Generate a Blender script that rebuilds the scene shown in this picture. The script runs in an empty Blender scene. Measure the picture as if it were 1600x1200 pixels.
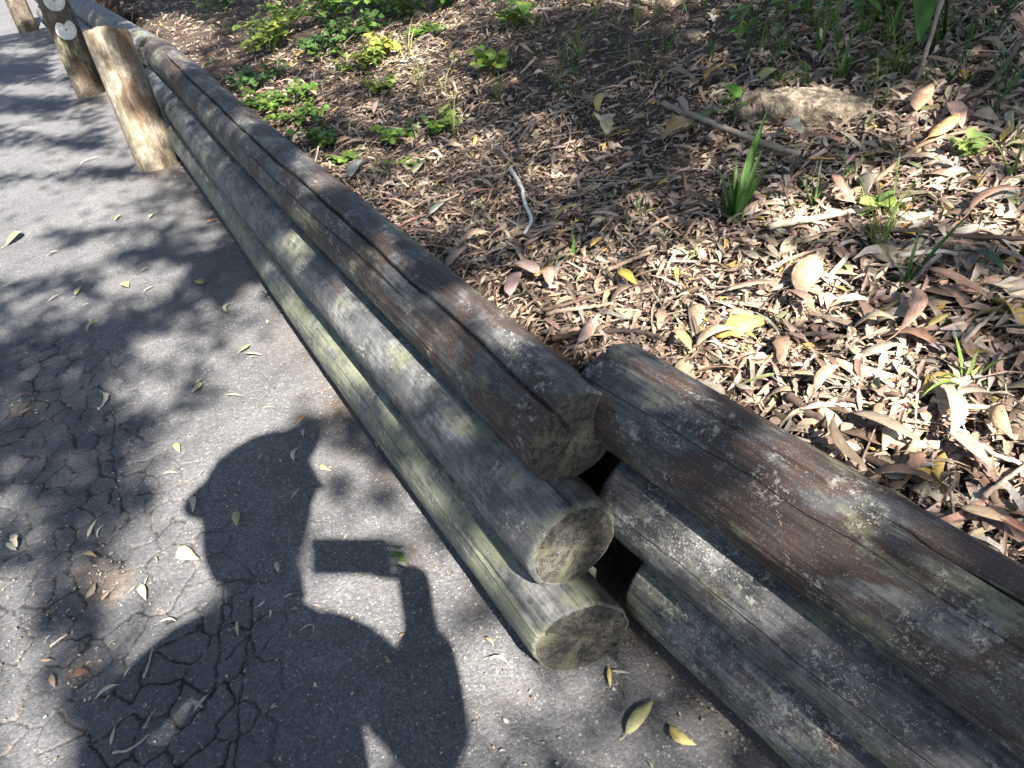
import bpy, math, random
import numpy as np
from mathutils import Vector, Matrix

# ------------------------------------------------------------------ camera, sky, sun, exposure
SC = bpy.context.scene
COL = SC.collection
H = 1.25
PITCH, ROLL, FPX = 0.62946, -0.14893, 1199.6
_f = np.array([0, math.cos(PITCH), -math.sin(PITCH)])
_r = np.array([1., 0, 0]); _u = np.cross(_r, _f)
CR = math.cos(ROLL) * _r + math.sin(ROLL) * _u
CU = -math.sin(ROLL) * _r + math.cos(ROLL) * _u
CC = np.array([0, 0, H])
cam = bpy.data.cameras.new('camera'); cam.sensor_width = 36; cam.lens = FPX / 1600 * 36
cam.clip_start = 0.02; cam.clip_end = 500
camo = bpy.data.objects.new('camera', cam); COL.objects.link(camo)
camo.matrix_world = Matrix(((CR[0], CU[0], -_f[0], CC[0]), (CR[1], CU[1], -_f[1], CC[1]),
                            (CR[2], CU[2], -_f[2], CC[2]), (0, 0, 0, 1)))
SC.camera = camo
SUN = np.array([-0.26252, 0.67308, -0.69141]); SUN /= np.linalg.norm(SUN)   # direction the light travels
w = bpy.data.worlds.new('World'); SC.world = w; w.use_nodes = True
nt = w.node_tree; bg = nt.nodes['Background']
sky = nt.nodes.new('ShaderNodeTexSky'); sky.sky_type = 'NISHITA'; sky.sun_disc = False
sky.sun_elevation = math.asin(-SUN[2]); sky.sun_rotation = math.atan2(-SUN[0], -SUN[1])
nt.links.new(sky.outputs[0], bg.inputs[0]); bg.inputs[1].default_value = 0.05
sun = bpy.data.lights.new('sun', 'SUN'); sun.energy = 5.0; sun.angle = math.radians(0.53); sun.color = (1.0, .95, .88)
suno = bpy.data.objects.new('sun', sun); COL.objects.link(suno)
suno.rotation_euler = Vector(SUN).to_track_quat('-Z', 'Y').to_euler()
SC.view_settings.view_transform = 'Standard'; SC.view_settings.look = 'None'
SC.view_settings.gamma = 1; SC.view_settings.use_curve_mapping = False
SC.view_settings.exposure = 2.42
SC.render.engine = 'CYCLES'
SC.cycles.max_bounces = 4; SC.cycles.diffuse_bounces = 2; SC.cycles.adaptive_threshold = .035; SC.cycles.glossy_bounces = 1
SC.cycles.transmission_bounces = 3; SC.cycles.caustics_reflective = False; SC.cycles.caustics_refractive = False
RNG = np.random.default_rng(7); random.seed(7)

# ------------------------------------------------------------------ helpers
def vnoise(x, y, seed=0):
    x = np.asarray(x, float); y = np.asarray(y, float)
    xi = np.floor(x).astype(np.int64); yi = np.floor(y).astype(np.int64)
    fx = x - xi; fy = y - yi; fx = fx * fx * (3 - 2 * fx); fy = fy * fy * (3 - 2 * fy)
    def h(a, b):
        n = (a * 374761393 + b * 668265263 + seed * 974634777) & 0x7fffffff
        n = ((n ^ (n >> 13)) * 1274126177) & 0x7fffffff
        n = n ^ (n >> 16)
        return (n & 0xffff) / 65535.0
    a = h(xi, yi); b = h(xi + 1, yi); c = h(xi, yi + 1); d = h(xi + 1, yi + 1)
    return (a * (1 - fx) + b * fx) * (1 - fy) + (c * (1 - fx) + d * fx) * fy
def fbm(x, y, seed=0, o=4):
    s = 0; a = .5; t = 0
    for i in range(o):
        s = s + a * vnoise(x * 2 ** i, y * 2 ** i, seed + i * 17); t += a; a *= .5
    return s / t
def sstep(a, b, x):
    t = np.clip((x - a) / (b - a), 0, 1); return t * t * (3 - 2 * t)
def mesh_np(name, V, F, mats=None, smooth=False, attr=None, col=None):
    """V (n,3), F (m,3|4) int array -> mesh"""
    V = np.ascontiguousarray(V, np.float32); F = np.ascontiguousarray(F, np.int32)
    me = bpy.data.meshes.new(name); k = F.shape[1]
    me.vertices.add(len(V)); me.vertices.foreach_set('co', V.ravel())
    me.loops.add(F.size); me.loops.foreach_set('vertex_index', F.ravel())
    me.polygons.add(len(F)); me.polygons.foreach_set('loop_start', np.arange(0, F.size, k, dtype=np.int32))
    me.update(calc_edges=True)
    if smooth: me.polygons.foreach_set('use_smooth', np.ones(len(F), bool))
    if attr is not None:
        for an, av in attr.items():
            a = me.attributes.new(an, 'FLOAT', 'POINT'); a.data.foreach_set('value', np.asarray(av, np.float32))
    if col is not None:
        a = me.attributes.new('col', 'FLOAT_COLOR', 'POINT')
        c4 = np.ones((len(V), 4), np.float32); c4[:, :3] = col; a.data.foreach_set('color', c4.ravel())
    for m in (mats or []): me.materials.append(m)
    me.validate()
    return me
def obj(name, me, parent=None, loc=None, rot=None, scale=None, mw=None):
    o = bpy.data.objects.new(name, me); COL.objects.link(o)
    if parent is not None: o.parent = parent
    if mw is not None: o.matrix_world = mw
    if loc is not None: o.location = loc
    if rot is not None: o.rotation_euler = rot
    if scale is not None: o.scale = scale if hasattr(scale, '__len__') else (scale,) * 3
    return o
def tag(o, label=None, cat=None, group=None, kind=None):
    if label: o['label'] = label
    if cat: o['category'] = cat
    if group: o['group'] = group
    if kind: o['kind'] = kind
    return o
def grid_faces(nu, nv, wrap_v=False):
    i = np.arange(nu - 1)[:, None]; j = np.arange(nv if wrap_v else nv - 1)[None, :]
    j2 = (j + 1) % nv
    a = i * nv + j; b = i * nv + j2; c = (i + 1) * nv + j2; d = (i + 1) * nv + j
    return np.stack([a, b, c, d], -1).reshape(-1, 4)
def tube(path, rad, n=7, seed=0, wob=0.0):
    """closed tube along path (k,3); returns V,F(quads) ends collapsed"""
    P = np.asarray(path, float); k = len(P); rad = np.broadcast_to(np.asarray(rad, float), (k,))
    T = np.gradient(P, axis=0); T /= np.linalg.norm(T, axis=1)[:, None] + 1e-9
    up = np.array([0, 0, 1.]) if abs(T[0, 2]) < .9 else np.array([1., 0, 0])
    X = np.cross(T, up); X /= np.linalg.norm(X, axis=1)[:, None] + 1e-9; Y = np.cross(T, X)
    th = np.arange(n) * 2 * math.pi / n
    rr = rad[:, None] * (1 + wob * (np.random.default_rng(seed).random((k, n)) - .5))
    V = P[:, None] + rr[..., None] * (np.cos(th)[None, :, None] * X[:, None] + np.sin(th)[None, :, None] * Y[:, None])
    V = np.concatenate([P[:1][:, None].repeat(n, 1), V, P[-1:][:, None].repeat(n, 1)], 0)
    return V.reshape(-1, 3), grid_faces(k + 2, n, True)
class Soup:
    def __init__(s): s.V = []; s.F = []; s.C = []; s.n = 0
    def add(s, V, F, c=None):
        s.V.append(V); s.F.append(F + s.n); s.n += len(V)
        if c is not None: s.C.append(np.broadcast_to(np.asarray(c, float), (len(V), 3)))
    def mesh(s, name, mats, smooth=True):
        return mesh_np(name, np.concatenate(s.V), np.concatenate(s.F), mats, smooth, col=np.concatenate(s.C) if s.C else None)

# node helper ------------------------------------------------------
class N:
    def __init__(s, name):
        s.m = bpy.data.materials.new(name); s.m.use_nodes = True; s.t = s.m.node_tree
        s.bsdf = s.t.nodes['Principled BSDF']; s.out = s.t.nodes['Material Output']
    def __call__(s, typ, ins=None, **kw):
        n = s.t.nodes.new('ShaderNode' + typ)
        for k, v in kw.items(): setattr(n, k, v)
        for k, v in (ins or {}).items(): s.set(n.inputs[k], v)
        return n
    def set(s, sock, v):
        if isinstance(v, bpy.types.NodeSocket): s.t.links.new(v, sock)
        elif isinstance(v, bpy.types.Node): s.t.links.new(v.outputs[0], sock)
        elif hasattr(v, '__len__') and len(v) == 3 and sock.type == 'RGBA': sock.default_value = (*v, 1)
        else: sock.default_value = v
    def math(s, op, a, b=0.0, c=0.0):
        n = s.t.nodes.new('ShaderNodeMath'); n.operation = op
        s.set(n.inputs[0], a); s.set(n.inputs[1], b); s.set(n.inputs[2], c); return n.outputs[0]
    def vmul(s, a, v):
        n = s.t.nodes.new('ShaderNodeVectorMath'); n.operation = 'MULTIPLY'; s.set(n.inputs[0], a); n.inputs[1].default_value = v; return n.outputs[0]
    def vadd(s, a, b):
        n = s.t.nodes.new('ShaderNodeVectorMath'); n.operation = 'ADD'; s.set(n.inputs[0], a); s.set(n.inputs[1], b); return n.outputs[0]
    def noise(s, vec, scale, detail=4, rough=.55, dist=0.0):
        n = s('TexNoise', {'Vector': vec, 'Scale': scale, 'Detail': detail, 'Roughness': rough, 'Distortion': dist}); return n.outputs[0]
    def ramp(s, fac, lo, hi):
        n = s('MapRange', {0: fac, 1: lo, 2: hi}); n.interpolation_type = 'SMOOTHSTEP'; return n.outputs[0]
    def mix(s, fac, a, b, typ='MIX'):
        n = s.t.nodes.new('ShaderNodeMix'); n.data_type = 'RGBA'; n.blend_type = typ
        s.set(n.inputs[0], fac); s.set(n.inputs[6], a); s.set(n.inputs[7], b); return n.outputs[2]
    def bump(s, h, strength=.5, dist=.01, normal=None):
        n = s('Bump', {'Height': h, 'Strength': strength, 'Distance': dist})
        if normal is not None: s.set(n.inputs['Normal'], normal)
        return n.outputs[0]
    def done(s, color, rough=.8, normal=None, spec=.3, trans=None):
        s.set(s.bsdf.inputs['Base Color'], color); s.set(s.bsdf.inputs['Roughness'], rough)
        s.set(s.bsdf.inputs['Specular IOR Level'], spec)
        if normal is not None: s.set(s.bsdf.inputs['Normal'], normal)
        if trans is not None:
            tb = s('BsdfTranslucent', {'Color': color}); mx = s('MixShader', {0: trans, 1: s.bsdf, 2: tb})
            s.t.links.new(mx.outputs[0], s.out.inputs[0])
        return s.m

# ------------------------------------------------------------------ layout of the place (metres)
def ray(u, v):
    u = np.asarray(u, float); v = np.asarray(v, float)
    d = _f + CR * ((u - 800) / FPX)[..., None] - CU * ((v - 600) / FPX)[..., None]
    return d / np.linalg.norm(d, axis=-1, keepdims=True)
A1, A2 = -0.43539, -0.53818
U1 = np.array([math.sin(A1), math.cos(A1), 0]); U2 = np.array([math.sin(A2), math.cos(A2), 0])
N1 = np.array([math.cos(A1), -math.sin(A1), 0]); N2 = np.array([math.cos(A2), -math.sin(A2), 0])
TOPL = np.array([.0806, .9908, .4023]); TOPR = np.array([.1703, 1.1014, .4036])
def wall_w(x, y):
    s1 = (x - TOPL[0]) * N1[0] + (y - TOPL[1]) * N1[1]
    s2 = (x - TOPR[0]) * N2[0] + (y - TOPR[1]) * N2[1] + .065
    k = .12                                         # soft min
    h = np.clip(.5 + .5 * (s2 - s1) / k, 0, 1)
    return s2 * (1 - h) + s1 * h - k * h * (1 - h)
def bank_z(x, y):
    wv = wall_w(x, y)
    z = .415 + .13 * np.clip(wv - .08, 0, 60) + .055 * np.clip(wv - .3, 0, 2.5) ** 1.6
    z = z + .035 * (fbm(x * 2.1 + 9, y * 2.1, 3, 4) - .5) * sstep(.05, .3, wv)
    z = z + .012 * (fbm(x * 14, y * 14, 5, 3) - .5)
    return np.where(wv < .035, np.minimum(z, .41 - np.clip(.035 - wv, 0, 1) * 14), z)
def at_z(u, v, z=0.0):
    d = ray(u, v); t = (z - H) / d[..., 2]; return CC + t[..., None] * d if np.ndim(t) else CC + t * d
_hx = np.arange(-4, 5, .02); _hy = np.arange(-1, 12, .02); HG = bank_z(*np.meshgrid(_hx, _hy, indexing='ij'))
def bank_q(x, y):                                   # quick look-up of the bank height
    i = np.clip((x + 4) / .02, 0, len(_hx) - 1.01); j = np.clip((y + 1) / .02, 0, len(_hy) - 1.01)
    a = i.astype(int); b = j.astype(int); f = i - a; g = j - b
    return (HG[a, b] * (1 - f) + HG[a + 1, b] * f) * (1 - g) + (HG[a, b + 1] * (1 - f) + HG[a + 1, b + 1] * f) * g
def at_bank(u, v, step=.02, n=420):
    d = ray(u, v); d = np.atleast_2d(d); t = np.full(len(d), .4); lo = t.copy(); done = np.zeros(len(d), bool)
    for i in range(n):
        p = CC + t[:, None] * d
        done |= p[:, 2] < bank_q(p[:, 0], p[:, 1]); lo = np.where(done, lo, t); t = np.where(done, t, t + step)
        if done.all(): break
    for i in range(8):
        m = (lo + t) / 2; p = CC + m[:, None] * d; b = p[:, 2] < bank_q(p[:, 0], p[:, 1]); t = np.where(b, m, t); lo = np.where(b, lo, m)
    p = CC + t[:, None] * d
    return p if np.ndim(u) else p[0]

# logs: start (near end for the left stack, joint end for the right stack), direction, length, radii
LOGS = {}
def deflog(key, A, U, L, r0, r1): LOGS[key] = (np.array(A, float), U, L, r0, r1)
E1 = np.array([.0522, .8163, .0870])
deflog('Lb', E1, U1, 4.6, .0870, .0835)
deflog('Lm', E1 + N1 * .033 + np.array([0, 0, .1616]) + U1 * .055, U1, 4.5, .0895, .085)
deflog('Lt', TOPL - U1 * .012, U1, 4.35, .0905, .0885)
deflog('Rt', TOPR, -U2, 3.2, .0914, .096)
deflog('Rb', [.2074, .9205, .0839], -U2, 3.2, .0839, .088)
deflog('Rm', [.19, 1.01, .243], -U2, 3.2, .0865, .090)

# ------------------------------------------------------------------ materials
def mat_wood(name, grey=(.205, .202, .193), dark=(.050, .051, .053), brown=(.075, .046, .034), moss=(.152, .158, .092), brown_amt=.5, moss_amt=.5, lichen=.5, pale=None):
    n = N(name); tc = n('TexCoord'); oi = n('ObjectInfo')
    off = n('CombineXYZ', {0: n.math('MULTIPLY', oi.outputs['Random'], 37.0), 1: n.math('MULTIPLY', oi.outputs['Random'], 11.0), 2: 0.0})
    v = n.vadd(tc.outputs['Object'], off)
    iso = n.noise(v, 34, 5, .68)
    grain = n.noise(n.vmul(v, (9, 190, 190)), 1, 4, .66, .25)
    patch = n.noise(n.vmul(v, (6, 10, 10)), 1, 5, .66)
    g2 = n.math('ADD', n.math('MULTIPLY', grain, .45), n.math('MULTIPLY', iso, .55))
    c = n.mix(n.ramp(g2, .36, .64), dark, grey)
    c = n.mix(n.math('MULTIPLY', n.ramp(patch, .42, .58), .8), c, n.mix(.25, dark, c))
    bm = n.math('MULTIPLY', n.ramp(n.noise(n.vadd(n.vmul(v, (4.6, 8, 8)), (7, 3, 1)), 1, 5, .66, .6), .60 - .2 * brown_amt, .67 - .2 * brown_amt), n.ramp(iso, .28, .5))
    c = n.mix(n.math('MULTIPLY', bm, .88), c, n.mix(n.ramp(grain, .35, .65), n.mix(.6, brown, (.02, .012, .01)), brown))
    mm = n.math('MULTIPLY', n.ramp(n.noise(n.vadd(n.vmul(v, (5, 11, 11)), (1, 8, 5)), 1, 5, .66), .64 - .26 * moss_amt, .74 - .26 * moss_amt), n.ramp(g2, .36, .58))
    c = n.mix(n.math('MULTIPLY', mm, .8), c, moss)
    lz = n.ramp(n.noise(n.vadd(v, (3, 2, 8)), 10, 4, .65), .62 - .18 * lichen, .72 - .18 * lichen)
    lm = n.math('MULTIPLY', n.ramp(n.noise(v, 85, 5, .75), .52, .60), lz)
    c = n.mix(n.math('MULTIPLY', lm, .75), c, (.32, .305, .26))
    spk = n.math('MULTIPLY', n.ramp(n.noise(v, 330, 2, .6), .62, .68), n.math('ADD', .35, n.math('MULTIPLY', lz, .6)))
    c = n.mix(n.math('MULTIPLY', spk, lichen + .2), c, (.42, .405, .37))
    # fine drying cracks that run along the log
    xyz = n('SeparateXYZ', {0: tc.outputs['Object']}); th = n.math('ARCTAN2', xyz.outputs[2], xyz.outputs[1])
    lx_ = n('CombineXYZ', {0: n.math('ADD', n.math('MULTIPLY', xyz.outputs[0], 1.0), n.math('MULTIPLY', oi.outputs['Random'], 40.0)), 1: 0.0, 2: 0.0})
    u = n.math('ADD', n.math('MULTIPLY', th, 11 / 6.2832), n.math('ADD', n.math('MULTIPLY', n.noise(lx_, 1.4, 3), 1.1), n.math('MULTIPLY', n.noise(lx_, 22, 3), .10)))
    f = n.math('ABSOLUTE', n.math('SUBTRACT', n.math('FRACT', u), .5)); cell = n.math('FLOOR', u)
    pres = n.noise(n('CombineXYZ', {0: n.math('MULTIPLY', lx_.outputs[0], 1.5), 1: n.math('MULTIPLY', cell, 7.31), 2: 0.0}), 1, 2)
    ln = n.math('MULTIPLY', n.math('SUBTRACT', 1.0, n.ramp(f, .004, .022)), n.ramp(pres, .50, .56))
    c = n.mix(n.math('MULTIPLY', ln, .85), c, (.012, .010, .009))
    hgt = n.math('ADD', n.math('MULTIPLY', grain, .35), n.math('ADD', n.math('MULTIPLY', iso, .55), n.math('SUBTRACT', n.math('MULTIPLY', lm, .25), n.math('MULTIPLY', ln, 1.3))))
    return n.done(c, n.math('ADD', .58, n.math('MULTIPLY', iso, .3)), n.bump(hgt, .7, .004), .28)
def mat_end(name, c1, c2):
    n = N(name); v = n('TexCoord').outputs['Object']; xyz = n('SeparateXYZ', {0: v})
    iso = n.noise(v, 70, 5, .7); big = n.noise(v, 16, 4, .6)
    r = n.math('SQRT', n.math('ADD', n.math('MULTIPLY', xyz.outputs[1], xyz.outputs[1]), n.math('MULTIPLY', xyz.outputs[2], xyz.outputs[2])))
    ring = n.math('SINE', n.math('ADD', n.math('MULTIPLY', r, 1150.0), n.math('MULTIPLY', big, 9.0)))
    th = n.math('ARCTAN2', xyz.outputs[2], xyz.outputs[1])
    rad = n.noise(n('CombineXYZ', {0: n.math('MULTIPLY', n.math('SINE', th), 9.0), 1: n.math('MULTIPLY', n.math('COSINE', th), 9.0), 2: n.math('MULTIPLY', r, 9.0)}), 1, 4, .6)
    ck = n.ramp(rad, .66, .70)
    c = n.mix(n.ramp(n.math('ADD', iso, n.math('MULTIPLY', ring, .035)), .36, .64), c1, c2)
    c = n.mix(n.math('MULTIPLY', n.ramp(big, .52, .7), .7), c, (.12, .125, .07)); c = n.mix(n.math('MULTIPLY', ck, .9), c, (.012, .010, .008))
    spk = n.ramp(n.noise(v, 300, 2, .6), .64, .70); c = n.mix(n.math('MULTIPLY', spk, .4), c, (.38, .36, .32))
    h = n.math('ADD', iso, n.math('SUBTRACT', n.math('MULTIPLY', ring, .05), n.math('MULTIPLY', ck, 1.0)))
    return n.done(c, .85, n.bump(h, .8, .004), .2)
M = {}
M['log'] = mat_wood('weathered_log', brown_amt=.0, moss_amt=.45)
M['log_mossy'] = mat_wood('mossy_log', brown_amt=-.3, moss_amt=.8, lichen=.4, grey=(.215, .21, .19))
M['log_brown'] = mat_wood('brown_log', brown_amt=.72, moss_amt=.38, lichen=.62, grey=(.140, .137, .130), dark=(.030, .030, .031), brown=(.060, .037, .027))
M['log_dark'] = mat_wood('speckled_log', brown_amt=.12, moss_amt=.3, lichen=.85, grey=(.175, .172, .163), dark=(.034, .034, .035))
M['post'] = mat_wood('pale_post', grey=(.34, .295, .22), dark=(.12, .098, .072), brown=(.17, .10, .055), moss=(.30, .28, .17), brown_amt=.62, moss_amt=.3, lichen=.3)
M['post_dark'] = mat_wood('dark_post', grey=(.17, .14, .105), dark=(.05, .04, .03), brown=(.10, .065, .042), moss=(.28, .27, .16), brown_amt=.5, moss_amt=.35, lichen=.2)

M['log_end'] = mat_end('log_cut_end', (.028, .027, .024), (.092, .085, .070))
M['post_end'] = mat_end('post_cut_end', (.16, .13, .095), (.36, .30, .21))

def mat_asphalt():
    n = N('asphalt'); tc = n('TexCoord'); v = tc.outputs['Object']
    vo = n('TexVoronoi', {'Vector': v, 'Scale': 190.0}); vo2 = n('TexVoronoi', {'Vector': v, 'Scale': 420.0})
    agg = n('SeparateColor', {0: vo.outputs['Color']}).outputs[0]
    agg2 = n('SeparateColor', {0: vo2.outputs['Color']}).outputs[0]
    big = n.noise(v, 2.3, 6, .6); mid = n.noise(v, 16, 5, .6)
    c = n.mix(n.ramp(big, .3, .7), (.100, .099, .100), (.145, .142, .140))
    c = n.mix(n.ramp(mid, .3, .75), n.mix(.35, c, (.06, .06, .062)), c)
    c = n.mix(.5, c, n.mix(n.ramp(agg, .05, .95), (.25, .25, .26), (1, .98, .96)), 'MULTIPLY')
    c = n.mix(1.0, c, (1.12, 1.12, 1.13), 'MULTIPLY')
    hl = n.math('MULTIPLY', n.math('GREATER_THAN', agg2, .93), n.math('LESS_THAN', vo2.outputs['Distance'], .35))
    c = n.mix(n.math('MULTIPLY', hl, .65), c, (.40, .39, .38))
    hl2 = n.math('MULTIPLY', n.math('GREATER_THAN', agg, .955), n.math('LESS_THAN', vo.outputs['Distance'], .40))
    c = n.mix(n.math('MULTIPLY', hl2, .6), c, (.36, .33, .29))
    c = n.mix(n.math('MULTIPLY', n('Attribute', attribute_name='old').outputs['Fac'], .30), c, (.035, .036, .040))
    dirt = n('Attribute', attribute_name='dirt').outputs['Fac']
    c = n.mix(n.math('MULTIPLY', dirt, n.ramp(n.noise(v, 60, 5, .7), .3, .62)), c, n.mix(n.noise(v, 220, 3), (.075, .054, .040), (.21, .165, .125)))
    crk = n('Attribute', attribute_name='crack').outputs['Fac']
    c = n.mix(n.math('MULTIPLY', crk, .9), c, n.mix(n.ramp(n.noise(v, 26, 3), .55, .68), (.022, .02, .019), (.20, .145, .10)))
    h = n.math('ADD', n.math('MULTIPLY', vo.outputs['Distance'], -.8), n.math('MULTIPLY', vo2.outputs['Distance'], -.35))
    b = n.bump(h, .5, .0028); b = n.bump(mid, .3, .008, b)
    return n.done(c, .82, b, .3)
M['asphalt'] = mat_asphalt()
def mat_soil():
    n = N('bank_soil'); v = n('TexCoord').outputs['Object']
    a = n.noise(v, 9, 6, .65); f = n.noise(v, 130, 5, .7)
    c = n.mix(n.ramp(a, .35, .7), (.045, .032, .024), (.125, .094, .070)); c = n.mix(n.ramp(f, .35, .7), n.mix(.6, c, (.02, .014, .011)), c)
    sp = n('TexVoronoi', {'Vector': v, 'Scale': 160.0}); g = n('SeparateColor', {0: sp.outputs['Color']}).outputs[0]
    c = n.mix(n.math('MULTIPLY', n.math('GREATER_THAN', g, .8), n.math('LESS_THAN', sp.outputs['Distance'], .4)), c, (.24, .18, .13))
    return n.done(c, .95, n.bump(f, .8, .006), .15)
M['soil'] = mat_soil()
def mat_leafcol(name, trans=.12, rough=.6, source='attr'):
    n = N(name); tc = n('TexCoord'); v = tc.outputs['Object']
    base = n('Attribute', attribute_name='col').outputs['Color'] if source == 'attr' else n('ObjectInfo').outputs['Color']
    geo = n('NewGeometry').outputs['Position']
    sp = n.noise(geo, 140, 4, .65); bl = n.noise(geo, 45, 3, .6)
    c = n.mix(n.ramp(sp, .58, .70), base, n.mix(.55, base, (.06, .035, .025)))
    c = n.mix(n.ramp(bl, .3, .7), n.mix(1.0, c, (.76, .72, .68), 'MULTIPLY'), c)
    fib = n.noise(n.vmul(v, (60, 700, 100)) if source == 'obj' and 'fallen' in name else geo, 1 if source == 'obj' and 'fallen' in name else 400, 3, .6)
    c = n.mix(n.ramp(fib, .35, .65), n.mix(1.0, c, (.78, .76, .73), 'MULTIPLY'), c)
    return n.done(c, rough, n.bump(n.math('ADD', sp, n.math('MULTIPLY', fib, .5)), .4, .0015), .35, trans)
M['litter'] = mat_leafcol('leaf_litter', .06)
M['leaf'] = mat_leafcol('fallen_leaf', .10, .55, 'obj')
M['green'] = mat_leafcol('green_leaf', .35, .5, 'obj')
M['green_attr'] = mat_leafcol('canopy_leaf', .22, .5)
M['twig'] = mat_leafcol('twig_bark', 0.0, .8, 'obj')
def mat_simple(name, c1, c2, scale, rough, bs=.3, bd=.003, spec=.3):
    n = N(name); v = n('TexCoord').outputs['Object']; a = n.noise(v, scale, 6, .65)
    return n.done(n.mix(n.ramp(a, .3, .7), c1, c2), rough, n.bump(a, bs, bd), spec)
M['bark'] = mat_simple('tree_bark', (.10, .075, .055), (.24, .20, .16), 14, .9, .8, .02)
M['rock'] = mat_simple('tan_rock', (.06, .040, .030), (.38, .31, .22), 38, .9, 1.0, .03)
M['reflector'] = mat_simple('white_reflector', (.36, .36, .33), (.56, .56, .53), 40, .35, .1, .001, .5)
M['screw'] = mat_simple('screw_metal', (.12, .12, .12), (.3, .3, .3), 200, .4)
M['skin'] = mat_simple('skin', (.45, .27, .19), (.50, .31, .22), 30, .5)
M['shirt'] = mat_simple('grey_shirt', (.10, .11, .14), (.14, .15, .18), 90, .85)
M['trouser'] = mat_simple('dark_trousers', (.03, .035, .05), (.05, .055, .07), 90, .85)
M['hair'] = mat_simple('dark_hair', (.02, .015, .012), (.05, .035, .025), 80, .5)
M['phone'] = mat_simple('phone_case', (.015, .015, .017), (.02, .02, .022), 50, .35)
# ------------------------------------------------------------------ the asphalt path
def axis(lo, hi, step, far_lo, far_hi):
    c = [np.arange(lo, hi + 1e-6, step)]
    def out(start, end):
        r = []; s = step; p = start; sg = 1 if end > start else -1
        while (end - p) * sg > 0: s *= 1.16; p += sg * s; r.append(p)
        return r
    return np.array(out(lo, far_lo)[::-1] + list(c[0]) + out(hi, far_hi))
gx = np.concatenate([axis(-1.55, -.38, .0031, -9, -.381)[:-1], axis(-.372, .75, .011, -.371, 6)[1:]]); gy = np.concatenate([axis(.5, 2.25, .0033, -12, 2.2505)[:-1], axis(2.262, 2.8, .011, 2.2625, 60)[1:]]); gx = np.unique(np.round(gx, 5)); gy = np.unique(np.round(gy, 5))
X, Y = np.meshgrid(gx, gy, indexing='ij'); X = X.ravel(); Y = Y.ravel()
Z = .006 * (fbm(X * 3, Y * 3, 41, 3) - .5) + .004 * (fbm(X * 22, Y * 22, 43, 3) - .5)
poly = np.array([(-300, 500), (120, 540), (235, 640), (275, 740), (330, 860), (420, 960), (400, 1300), (-300, 1300)], float)
PW = np.array([at_z(p[0], p[1])[:2] for p in poly])
# signed distance to the crazed area
def poly_sd(x, y, P):
    d = np.full(x.shape, 1e9); inside = np.zeros(x.shape, bool); k = len(P)
    for i in range(k):
        a = P[i]; b = P[(i + 1) % k]; e = b - a
        t = np.clip(((x - a[0]) * e[0] + (y - a[1]) * e[1]) / (e @ e), 0, 1)
        d = np.minimum(d, np.hypot(x - a[0] - t * e[0], y - a[1] - t * e[1]))
        cnd = (a[1] > y) != (b[1] > y)
        xi = a[0] + (y - a[1]) * e[0] / (e[1] if abs(e[1]) > 1e-9 else 1e-9)
        inside ^= cnd & (x < xi)
    return np.where(inside, -d, d)
crack = np.zeros_like(X)
sel = np.where((X > -1.75) & (X < -.2) & (Y > .45) & (Y < 2.6))[0]
sd = poly_sd(X[sel], Y[sel], PW)
near = sel[sd < .12]; sdn = sd[sd < .12]
wx = X[near] + .055 * (fbm(X[near] * 9, Y[near] * 9, 51, 3) - .5) + .014 * (fbm(X[near] * 60, Y[near] * 60, 52, 2) - .5)
wy = Y[near] + .055 * (fbm(X[near] * 9, Y[near] * 9, 53, 3) - .5) + .014 * (fbm(X[near] * 60, Y[near] * 60, 54, 2) - .5)
rs = np.random.default_rng(3); seeds = []
for _ in range(6000):
    q = np.array([rs.uniform(-2, 0), rs.uniform(.3, 2.8)])
    if all(np.hypot((q[0] - s[0]), (q[1] - s[1])) > (.03 if rs.random() < .15 else .052) for s in seeds): seeds.append(q)
seeds = np.array(seeds)
crk = np.zeros(len(near)); lift = np.zeros(len(near))
for i in range(0, len(near), 20000):
    d = np.hypot(wx[i:i + 20000, None] - seeds[None, :, 0], .8 * (wy[i:i + 20000, None] - seeds[None, :, 1]))
    o = np.argpartition(d, 2, axis=1)[:, :2]; dd = np.take_along_axis(d, o, 1); dd_s = np.sort(dd, 1)
    i1 = np.take_along_axis(o, np.argmin(dd, 1)[:, None], 1)[:, 0]; i2 = np.take_along_axis(o, np.argmax(dd, 1)[:, None], 1)[:, 0]
    gap = (dd_s[:, 1] - dd_s[:, 0]) * .5
    pr = ((np.minimum(i1, i2) * 7919 + np.maximum(i1, i2) * 104729) % 1000) / 1000.0      # each joint has its own width
    wd = .0014 + .0024 * pr ** 1.6
    crk[i:i + 20000] = np.clip(1 - gap / wd, 0, 1) * (pr > .18)
    lift[i:i + 20000] = ((i1 * 7919) % 997) / 997.0 - .5
fade = sstep(.12, -.10, sdn)
crk *= fade
crack[near] = np.clip(crk * 1.3, 0, 1)
Z[near] += -.006 * crk ** .7 + .003 * lift * fade * (1 - crk)
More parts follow.
